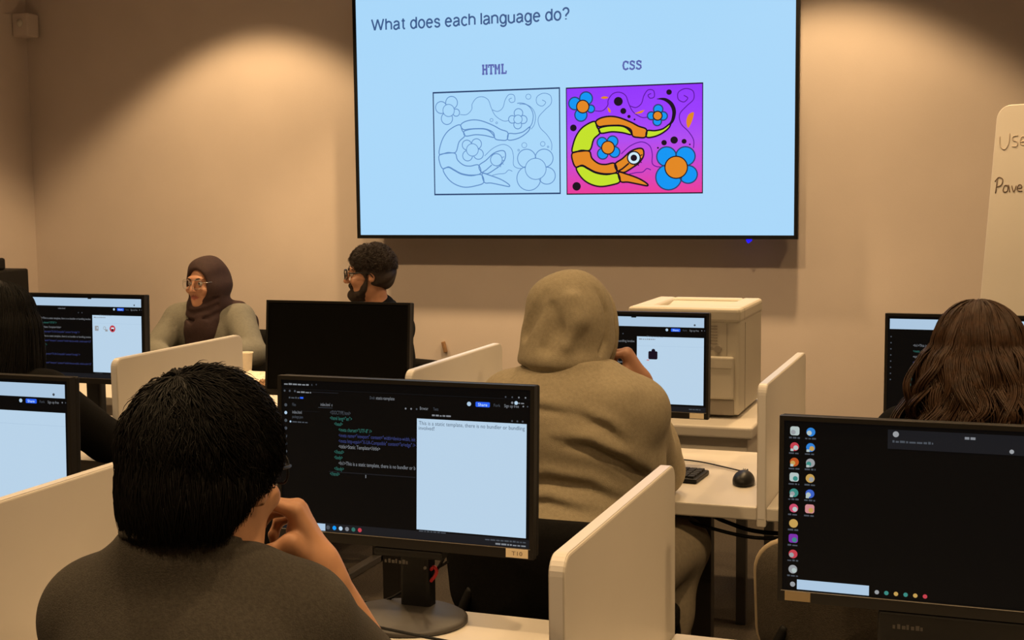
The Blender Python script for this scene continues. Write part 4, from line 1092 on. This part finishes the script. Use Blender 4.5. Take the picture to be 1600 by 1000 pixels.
def long_strands(H, n, ax, c, zend, seed, spread=.35, wave=.01, wf=26, r=.0013, m=22, face=.9, back=.02, gather=0, zj=.05, clumps=90, tight=.10):
    """long hair in locks: over the skull ellipsoid, then falling and widening"""
    rg = np.random.RandomState(seed); ax = np.array(ax); c = np.array(c)
    pc = rg.rand(clumps*3)*2*PI; pc = pc[np.abs(((pc-PI/2+PI) % (2*PI))-PI) > face][:clumps]; nc = len(pc)
    lc, z_c, f1, f2, wk, ac = rg.rand(nc), zend+zj*(rg.rand(nc)-.3), rg.rand(nc)*6.3, rg.rand(nc)*6.3, .6+.8*rg.rand(nc), .75+.5*rg.rand(nc)
    id_ = rg.randint(0, nc, n); g = lambda v: v[id_][:, None]
    a0 = rg.rand(n)[:, None]*1.35; s = np.linspace(0, 1, m)[None, :]; lay = np.clip(g(lc)+.25*(rg.rand(n)[:, None]-.5), 0, 1.1)
    zE = g(z_c)+.03*(rg.rand(n)[:, None]-.5)
    tot = (PI/2-a0)*ax[2]+c[2]-zE; x = s*tot; arc = (PI/2-a0)*ax[2]
    a = np.minimum(a0+x/ax[2], PI/2); fall = np.maximum(0, x-arc); f = fall/np.maximum(.05, c[2]-zE)
    ph = g(pc)+tight*rg.randn(n)[:, None]*(1-.55*np.minimum(1, f*1.5))
    k = (1+spread*np.sqrt(np.maximum(f, 0))*(.45+.6*lay))*(1-gather*f)
    wv = wave*g(wk)*np.minimum(1, .12+f*1.6); X0 = c[2]+ax[2]*np.cos(a)-fall
    o1 = wv*np.sin(-wf*g(ac)*X0+g(f1)); o2 = wv*np.cos(-wf*g(ac)*X0+g(f2))
    jx, jy = .004*rg.randn(n)[:, None]*np.minimum(1, f+.2), .004*rg.randn(n)[:, None]*np.minimum(1, f+.2)
    Rr = np.sin(a)*k; lift = .005*lay
    X = c[0]+(ax[0]*Rr+lift)*np.cos(ph)+o1+jx; Y = c[1]+(ax[1]*Rr+lift)*np.sin(ph)+o2-back*f+jy; Z = X0+lift*np.cos(a)*1.5
    return H.many(np.stack([X, Y, Z], -1).reshape(-1, 3)).reshape(n, m, 3), r
def hair_obj(name, root, F, strands, m):
    V, Q = F.mesh(); V = relax(V, Q, 3); vs, qs, o = [V], [Q], len(V)
    for P, r in strands:
        v, q = strands_mesh(P, r); vs.append(v); qs.append(q+o); o += len(v)
    return mesh_obj(name, np.concatenate(vs), np.concatenate(qs), m, root)

# ---- nearest person: back view, charcoal t-shirt, hand at the cheek
root = thing('person', 'person seen from behind in charcoal t-shirt, short black hair, hand at the face', 'person', (-.95, 1.40, 0))
fg = Fig(dz=.015, trap=.020, el={1: (.128, .335, .785), -1: (-.21, .26, .80)}, wr={1: (.080, .196, 1.044), -1: (-.06, .40, .768)}, sh={1: (.124, .055, 1.015), -1: (-.143, .005, 1.015)})
H = Head((0.010, .03, 1.205), 0.0, -.12, 0, 1.0)
fg_hand = lambda F: hand_field(F, fg.wr[1], (-.42, -.03, .91), (.88, .36, .16), 1, ((.80, .35, .20), (1.0, .55, .35), (1.25, .85, .4), (1.4, .95, .5)), thumb=(.02, .25, -.95), s=1.0)
F = fg.body(H, .0065, hand={1: lambda F: None}, jaw=1.05)
V1, Q1 = F.mesh(); V1 = relax(V1, Q1, 2)
F2 = Field((-.10, -.02, .74), (.24, .44, 1.22), .0028); fg.arm(F2, 1); fg_hand(F2)
V2, Q2 = F2.mesh(); V2 = relax(V2, Q2, 2)
mesh_obj('body', np.concatenate([V1, V2]), np.concatenate([Q1, Q2+len(V1)]), M_SKIN_L, root)
T = fg.top(sleeve={1: .62, -1: .66}, i=.016, h=.006, wave=.0035, seed=11, neckz=(-.085, 1.158, .28))
shirt = field_obj('t_shirt', T, M_TSHIRT, root)
nb = np.array(fg.neck)
col = [(nb[0]+.068*math.cos(a), nb[1]-.012+.074*math.sin(a), 1.158-.28*(nb[1]-.012+.074*math.sin(a)+.085)-.003) for a in np.linspace(0, 2*PI, 40, endpoint=False)]
MB().tube(col, .0075, 8, True).build('collar', M_TSHIRT, shirt)
field_obj('trousers', fg.trousers(), M_DTROUS, root); fg.shoes(root, M_SHOE)
glasses(root, H, M_BLACK)
face_parts(root, H, M_SKIN_L, M_HAIRB)
HF = Field(H.p-.2, H.p+.2, .004)
def hair_base(HF, H, up, lo):
    for c, r in up+lo: HF.ell(H(c), r, H.R, .03)
    HF.ell(H((0, .118, -.055)), (.085, .070, .092), H.R, .02, 's')
    return HF
hair_base(HF, H, [((0, -.012, .036), (.088, .108, .098))], [((0, -.045, -.005), (.080, .068, .073)), ((0, -.050, -.030), (.070, .052, .046))])
HF.cut(H((0, -.06, -.064)), H.R@np.array((0, .25, -1)), .01)
st = [cap_strands(H, 9000, (.089, .109, .099), (0, -.012, .036), (-.10, -.42, .90), 2.05, 3, .006, .0010, (.30, .9), jitter=.32, curl=.5, keep=lambda E: ~((E[:, 1] > .055) & (E[:, 2] < .02)))]
# lower back and sides: strands falling straight to the nape
rg = np.random.RandomState(9); n = 5200; ph = PI*(1.0+rg.rand(n))*1.0+(rg.rand(n)-.5)*.9; z0 = .065-.08*rg.rand(n); t = np.linspace(0, 1, 9)[None, :]
side = np.abs(np.cos(ph)); zend = -.056-.022*rg.rand(n)+.055*np.clip((np.sin(ph)+.50)/.55, 0, 1)
Zs = z0[:, None]+(zend-z0)[:, None]*t; fl = 1-.15*np.clip((-.015-Zs)/.065, 0, 1)**1.5*(1-.25*side[:, None])
gr = .86+.14*np.clip(t*3.2, 0, 1)+.035*(rg.rand(n)[:, None]-.5)
P = np.stack([(.083+.007*rg.rand(n))[:, None]*np.cos(ph+.08*(rg.rand(n)-.5))[:, None]*fl*gr, -.020+(.101+.008*rg.rand(n))[:, None]*np.sin(ph)[:, None]*fl*gr, Zs], -1)
P = P+(.0045*np.sin(t*5+ph[:, None]*23+3*rg.rand(n)[:, None]))[..., None]*np.array([.7, .3, 0])
st.append((H.many(P.reshape(-1, 3)).reshape(P.shape), .0011))
hair_obj('hair', root, HF, st, M_HAIRB)

# ---- hooded person
root = thing('person', 'person in grey hooded sweatshirt with the hood up, seen from behind', 'person', (-1.0, 3.17, 0))
hd = Fig(dz=.03, k=1.06, el={1: (.128, .34, .80), -1: (-.21, .30, .80)}, wr={1: (.122, .205, 1.055), -1: (-.05, .44, .765)}, sh={1: (.150, .04, 1.01), -1: (-.165, .0, 1.02)},
         hipj={1: (.10, 0, .565), -1: (-.10, 0, .565)}, knee={1: (.185, .36, .585), -1: (-.16, .42, .565)}, ank={1: (.12, .10, .09), -1: (-.16, .42, .09)}, toe={1: (.13, .23, .035), -1: (-.17, .56, .035)}, pelvis=(0, -.02, .60))
H = Head((-.024, .045, 1.228), -.05, -.08, 0, .93)
hh = lambda F: hand_field(F, hd.wr[1], (-.42, -.15, .85), (.9, .1, .2), 1, ((1.1, .7, .4), (1.2, .8, .4), (1.3, .9, .5), (1.3, .9, .5)), thumb=(.6, .2, -.6))
F = hd.body(H, .006, hand={1: hh}); b_ = field_obj('body', F, M_SKIN_M, root); lips(b_, H)
face_parts(root, H, M_SKIN_M, M_HAIRDB)
def hood_low(F):
    F.ell((.0, -.06, 1.05), (.15, .07, .05), k=.06)
    for q in (-1, 1): F.ell((q*.19, .06, .86), (.03, .06, .05), k=.05)
    F.ell((0, -.07, .70), (.20, .10, .075), k=.06)
    # folds
    F.crease([(.02, .965), (.09, .955), (.16, .915), (.215, .84)], .016, .018); F.crease([(-.12, .845), (-.02, .87), (.08, .855), (.18, .80)], .008, .016)
    F.crease([(-.16, .79), (-.02, .815), (.10, .79)], .007, .014); F.crease([(-.20, .74), (-.05, .755), (.12, .735)], .010, .014)
    F.crease([(-.15, 1.03), (-.06, 1.045), (.06, 1.03)], .006, .014); F.crease([(.06, 1.03), (.13, 1.0), (.17, .95)], .007, .014)
T = hd.top(sleeve={1: 1.42, -1: 1.95}, i=.026, h=.006, wave=.007, seed=21, hem=.60, extra=hood_low, k=.06, neckz=(-.05, 1.140, .05))
sw = field_obj('sweatshirt', T, M_HOOD, root)
HF = Field(np.array(H.p)-(.22, .24, .24), np.array(H.p)+(.22, .22, .2), .0045)
HF.ell(H((0, .0, .040)), np.array((.105, .128, .105))*.93, H.R, .03); HF.ell(H((-.006, -.045, -.035)), np.array((.115, .105, .092))*.93, H.R, .05); HF.ell(H((0, .055, -.03)), np.array((.105, .085, .125))*.93, H.R, .05)
HF.ell(H((-.01, -.035, -.110)), np.array((.120, .120, .055))*.93, H.R, .04); HF.ell(H((-.005, -.04, -.150)), (.112, .112, .026), H.R, .012)
HF.ell(H((0, .165, -.035)), np.array((.078, .10, .115))*.93, H.R, .015, 's'); HF.ell(H((0, .04, -.02)), np.array((.080, .11, .115))*.93, H.R, .01, 's')
g = lambda *p: [H(q) for q in p]
HF.chain(g((-.025, -.128, .075), (-.055, -.135, .03), (-.085, -.115, -.035)), [.006, .011, .012], .022, 's')
HF.chain(g((.096, -.035, .085), (.110, -.02, .03), (.112, -.02, -.05), (.098, -.05, -.085)), [.005, .009, .009, .006], .016, 's')
HF.chain(g((.0, -.135, .04), (.015, -.15, -.02), (-.01, -.148, -.07)), [.005, .008, .006], .03, 's')
HF.chain(g((-.13, -.05, -.128), (-.06, -.150, -.135), (.04, -.150, -.142), (.12, -.07, -.138)), [.007, .010, .010, .008], .012, 's')
HF.chain(g((.050, -.12, .06), (.065, -.12, 0), (.045, -.135, -.06)), [.012, .014, .01], .03)
HF.wave(.0035, 40, 5)
hood = field_obj('hood', HF, M_HOOD, sw)
rim = [H((.083*math.cos(a)*1.17, .118-.022*math.cos(2*a), -.03+.128*math.sin(a))) for a in np.linspace(0, 2*PI, 40, endpoint=False)]
MB().tube(rim, .012, 8, True).build('hood_rim', M_HOOD, sw)
field_obj('trousers', hd.trousers(.008, .022, .006), M_TROUS, root); hd.shoes(root, M_SHOE)

# ---- person with wavy brown hair, right
root = thing('person', 'person with long wavy dark brown hair seen from behind, at the right edge', 'person', (-.045, 3.10, 0))
rw = Fig(dz=-.035, k=.93)
H = Head((0, .035, 1.165), .05, -.05, 0, .97)
b_ = field_obj('body', rw.body(H, .007), M_SKIN_M, root); lips(b_, H); face_parts(root, H, M_SKIN_M, M_HAIRBR, eyes=True)
field_obj('knit_top', rw.top(1.95, .014, .007, .003, 31), M_BLKTOP, root); field_obj('trousers', rw.trousers(), M_DTROUS, root); rw.shoes(root, M_SHOE)
HF = Field(H.p-(.24, .24, .40), H.p+(.24, .2, .16), .006)
hair_base(HF, H, [((0, -.012, .034), (.092, .110, .098))], [((0, -.045, -.03), (.105, .085, .09)), ((0, -.07, -.13), (.135, .075, .12)), ((0, -.085, -.21), (.15, .06, .08))])
HF.wave(.006, 55, 8, (1, 1, .35))
st = [long_strands(H, 5200, (.095, .113, .100), (0, -.012, .034), -.38, 5, .72, .020, 36, .0015, 34, .95, .05, zj=.08, clumps=110, tight=.12),
      long_strands(H, 2600, (.099, .118, .104), (0, -.012, .036), -.34, 6, 1.0, .028, 40, .0014, 34, .9, .03, zj=.1, clumps=60, tight=.07)]
hair_obj('hair', root, HF, st, M_HAIRBR)

# ---- person with long straight black hair, left
root = thing('person', 'person with long black hair and black top seen from behind, at the left edge', 'person', (-2.785, 3.16, 0), .08)
lw = Fig(dz=-.06, k=.95, el={1: (.215, .22, .80), -1: (-.24, .2, .8)}, wr={1: (.13, .44, .768), -1: (-.13, .44, .768)})
H = Head((.0, .035, 1.176), -.25, -.06, -.05, .95)
b_ = field_obj('body', lw.body(H, .007), M_SKIN_L, root); lips(b_, H); face_parts(root, H, M_SKIN_L, M_HAIRB)
field_obj('knit_top', lw.top(1.93, .022, .007, .004, 41), M_BLKTOP, root); field_obj('trousers', lw.trousers(), M_DTROUS, root); lw.shoes(root, M_SHOE)
HF = Field(H.p-(.22, .24, .42), H.p+(.22, .2, .16), .006)
hair_base(HF, H, [((0, -.012, .034), (.092, .110, .098))], [((0, -.045, -.03), (.098, .082, .09)), ((0, -.07, -.14), (.115, .065, .12)), ((0, -.095, -.24), (.12, .05, .10))])
HF.wave(.003, 50, 8, (1, 1, .1))
st = [long_strands(H, 5200, (.095, .113, .100), (0, -.012, .034), -.36, 15, .55, .005, 14, .0013, 24, .85, .06, zj=.12, clumps=120, tight=.14)]
hair_obj('hair', root, HF, st, M_HAIRB)

# ---- person in plum headscarf, far left
root = thing('person', 'person in plum headscarf, thin round glasses and grey shirt facing the room', 'person', (-3.655, 5.63, 0), math.radians(198))
hw = Fig(dz=-.085, k=.90, el={1: (.25, .16, .79), -1: (-.25, .16, .79)}, wr={1: (.08, .30, .768), -1: (-.10, .31, .768)})
H = Head((0, .04, 1.125), math.radians(-24), -.02, 0, .97)
b_ = field_obj('body', hw.body(H, .005, jaw=.95), M_SKIN_M, root); lips(b_, H); face_parts(root, H, M_SKIN_M, M_HAIRDB, .0034)
glasses(root, H, M_STEEL, .0011, .025, .022)
T = hw.top(1.9, .020, .006, .005, 51)
sh_ = field_obj('shirt', T, M_SHIRTG, root)
cb = MB()
for q in (-1, 1):
    n0 = np.array(hw.neck)
    cb.poly([tuple(n0+np.array(p)) for p in ((q*.02, .085, -.03), (q*.075, .05, .035), (q*.115, .055, -.015), (q*.075, .100, -.065))])
co = cb.build('collar', M_SHIRTG, sh_); s_ = co.modifiers.new('thick', 'SOLIDIFY'); s_.thickness = .004
HF = Field(H.p-(.26, .24, .42), H.p+(.26, .26, .17), .005)
HF.ell(H((0, -.020, .026)), (.094, .116, .106), H.R, .03); HF.ell(H((0, -.01, -.045)), (.088, .10, .10), H.R, .04); HF.ell(H((0, -.045, -.02)), (.096, .10, .09), H.R, .04)
HF.ell(H((0, .115, -.014)), (.068, .105, .086), H.R, .012, 's')
nk = np.array(hw.neck)
HF.ell(nk+(0, .02, .03), (.098, .10, .062), k=.03); HF.ell(nk+(.01, .075, -.055), (.095, .060, .085), k=.04); HF.ell(nk+(.02, .105, -.14), (.075, .045, .10), k=.04)
HF.chain([nk+(-.05, .02, .03), nk+(-.15, .0, .005), nk+(-.20, -.04, -.05), nk+(-.215, -.06, -.16), nk+(-.21, -.06, -.26)], [.045, .03, .026, .024, .02], .03)
for z, r in ((.045, .006), (.01, .007), (-.03, .006)):
    HF.chain([nk+(-.07, .095, z+.02), nk+(-.03, .128, z), nk+(.05, .125, z-.015), nk+(.11, .06, z+.01)], [r*.3, r*.7, r*.8, r*.4], .02, 's')
HF.wave(.0035, 45, 12, (.5, .5, 1))
field_obj('headscarf', HF, M_HIJAB, root)
field_obj('trousers', hw.trousers(), M_DTROUS, root); hw.shoes(root, M_SHOE)

# ---- bearded person in profile
root = thing('person', 'bearded person with glasses in profile behind the switched off monitor', 'person', (-2.74, 5.64, 0), math.radians(150))
fm = Fig(dz=-.095, k=1.02, wr={1: (.13, .33, .767), -1: (-.12, .34, .767)})
H = Head((0, .04, 1.178), math.radians(-33), -.02, 0, 1.0)
b_ = field_obj('body', fm.body(H, .005, jaw=1.05), M_SKIN_D, root); lips(b_, H); face_parts(root, H, M_SKIN_D, M_HAIRDB, .0042)
glasses(root, H, M_BLACK, .0026, .026, .020)
T = fm.top(1.95, .020, .007, .004, 61)
tp = field_obj('sweater', T, M_BLKTOP, root)
nb = np.array(fm.neck)
MB().tube([(nb[0]+.070*math.cos(a), nb[1]-.008+.072*math.sin(a), nb[2]+.040-.02*math.sin(a)) for a in np.linspace(0, 2*PI, 36, endpoint=False)], .010, 8, True).build('collar', M_BLKTOP, tp)
HF = Field(H.p-.18, H.p+.18, .004)
HF.ell(H((0, -.016, .040)), (.084, .104, .098), H.R, .02); HF.ell(H((0, -.045, -.01)), (.080, .074, .070), H.R, .03)
HF.ell(H((0, .125, -.03)), (.09, .062, .100), H.R, .012, 's')
for s in (-1, 1): HF.ell(H((s*.09, .02, -.03)), (.030, .042, .045), H.R, .010, 's'); HF.rc(H((s*.074, .022, .03)), H((s*.074, .022, -.02)), .008, .006, .01)
HF.cut(H((0, -.06, -.075)), H.R@np.array((0, .2, -1)), .01); HF.wave(.004, 90, 3)
st = [cap_strands(H, 3600, (.086, .106, .100), (0, -.016, .040), (0, .15, .98), 1.75, 13, .006, .0011, (.18, .45), jitter=.5, curl=1, keep=lambda E: ~((E[:, 1] > .075) & (E[:, 2] < .055)) & ~((np.abs(E[:, 0]) > .05) & (E[:, 1] > -.025) & (E[:, 2] < .015)))]
hair_obj('hair', root, HF, st, M_HAIRDB)
BF = Field(H.p-.16, H.p+.16, .0035)
BF.ell(H((0, .040, -.088)), (.053, .056, .042), H.R, .02); BF.ell(H((0, .072, -.100)), (.034, .034, .032), H.R, .02)
for s in (-1, 1): BF.chain([H((s*.073, .018, -.02)), H((s*.066, .03, -.06)), H((s*.045, .055, -.088))], [.007, .012, .014], .015)
BF.rc(H((-.026, .092, -.049)), H((.026, .092, -.049)), .0075, .0075, .008); 
for s in (-1, 1): BF.rc(H((s*.026, .090, -.050)), H((s*.028, .078, -.085)), .008, .010, .01)
BF.ell(H((0, .104, -.0665)), (.020, .016, .0095), H.R, .004, 's'); BF.wave(.0018, 160, 2)
field_obj('beard', BF, M_HAIRDB, root)
field_obj('trousers', fm.trousers(), M_DTROUS, root); fm.shoes(root, M_SHOE)
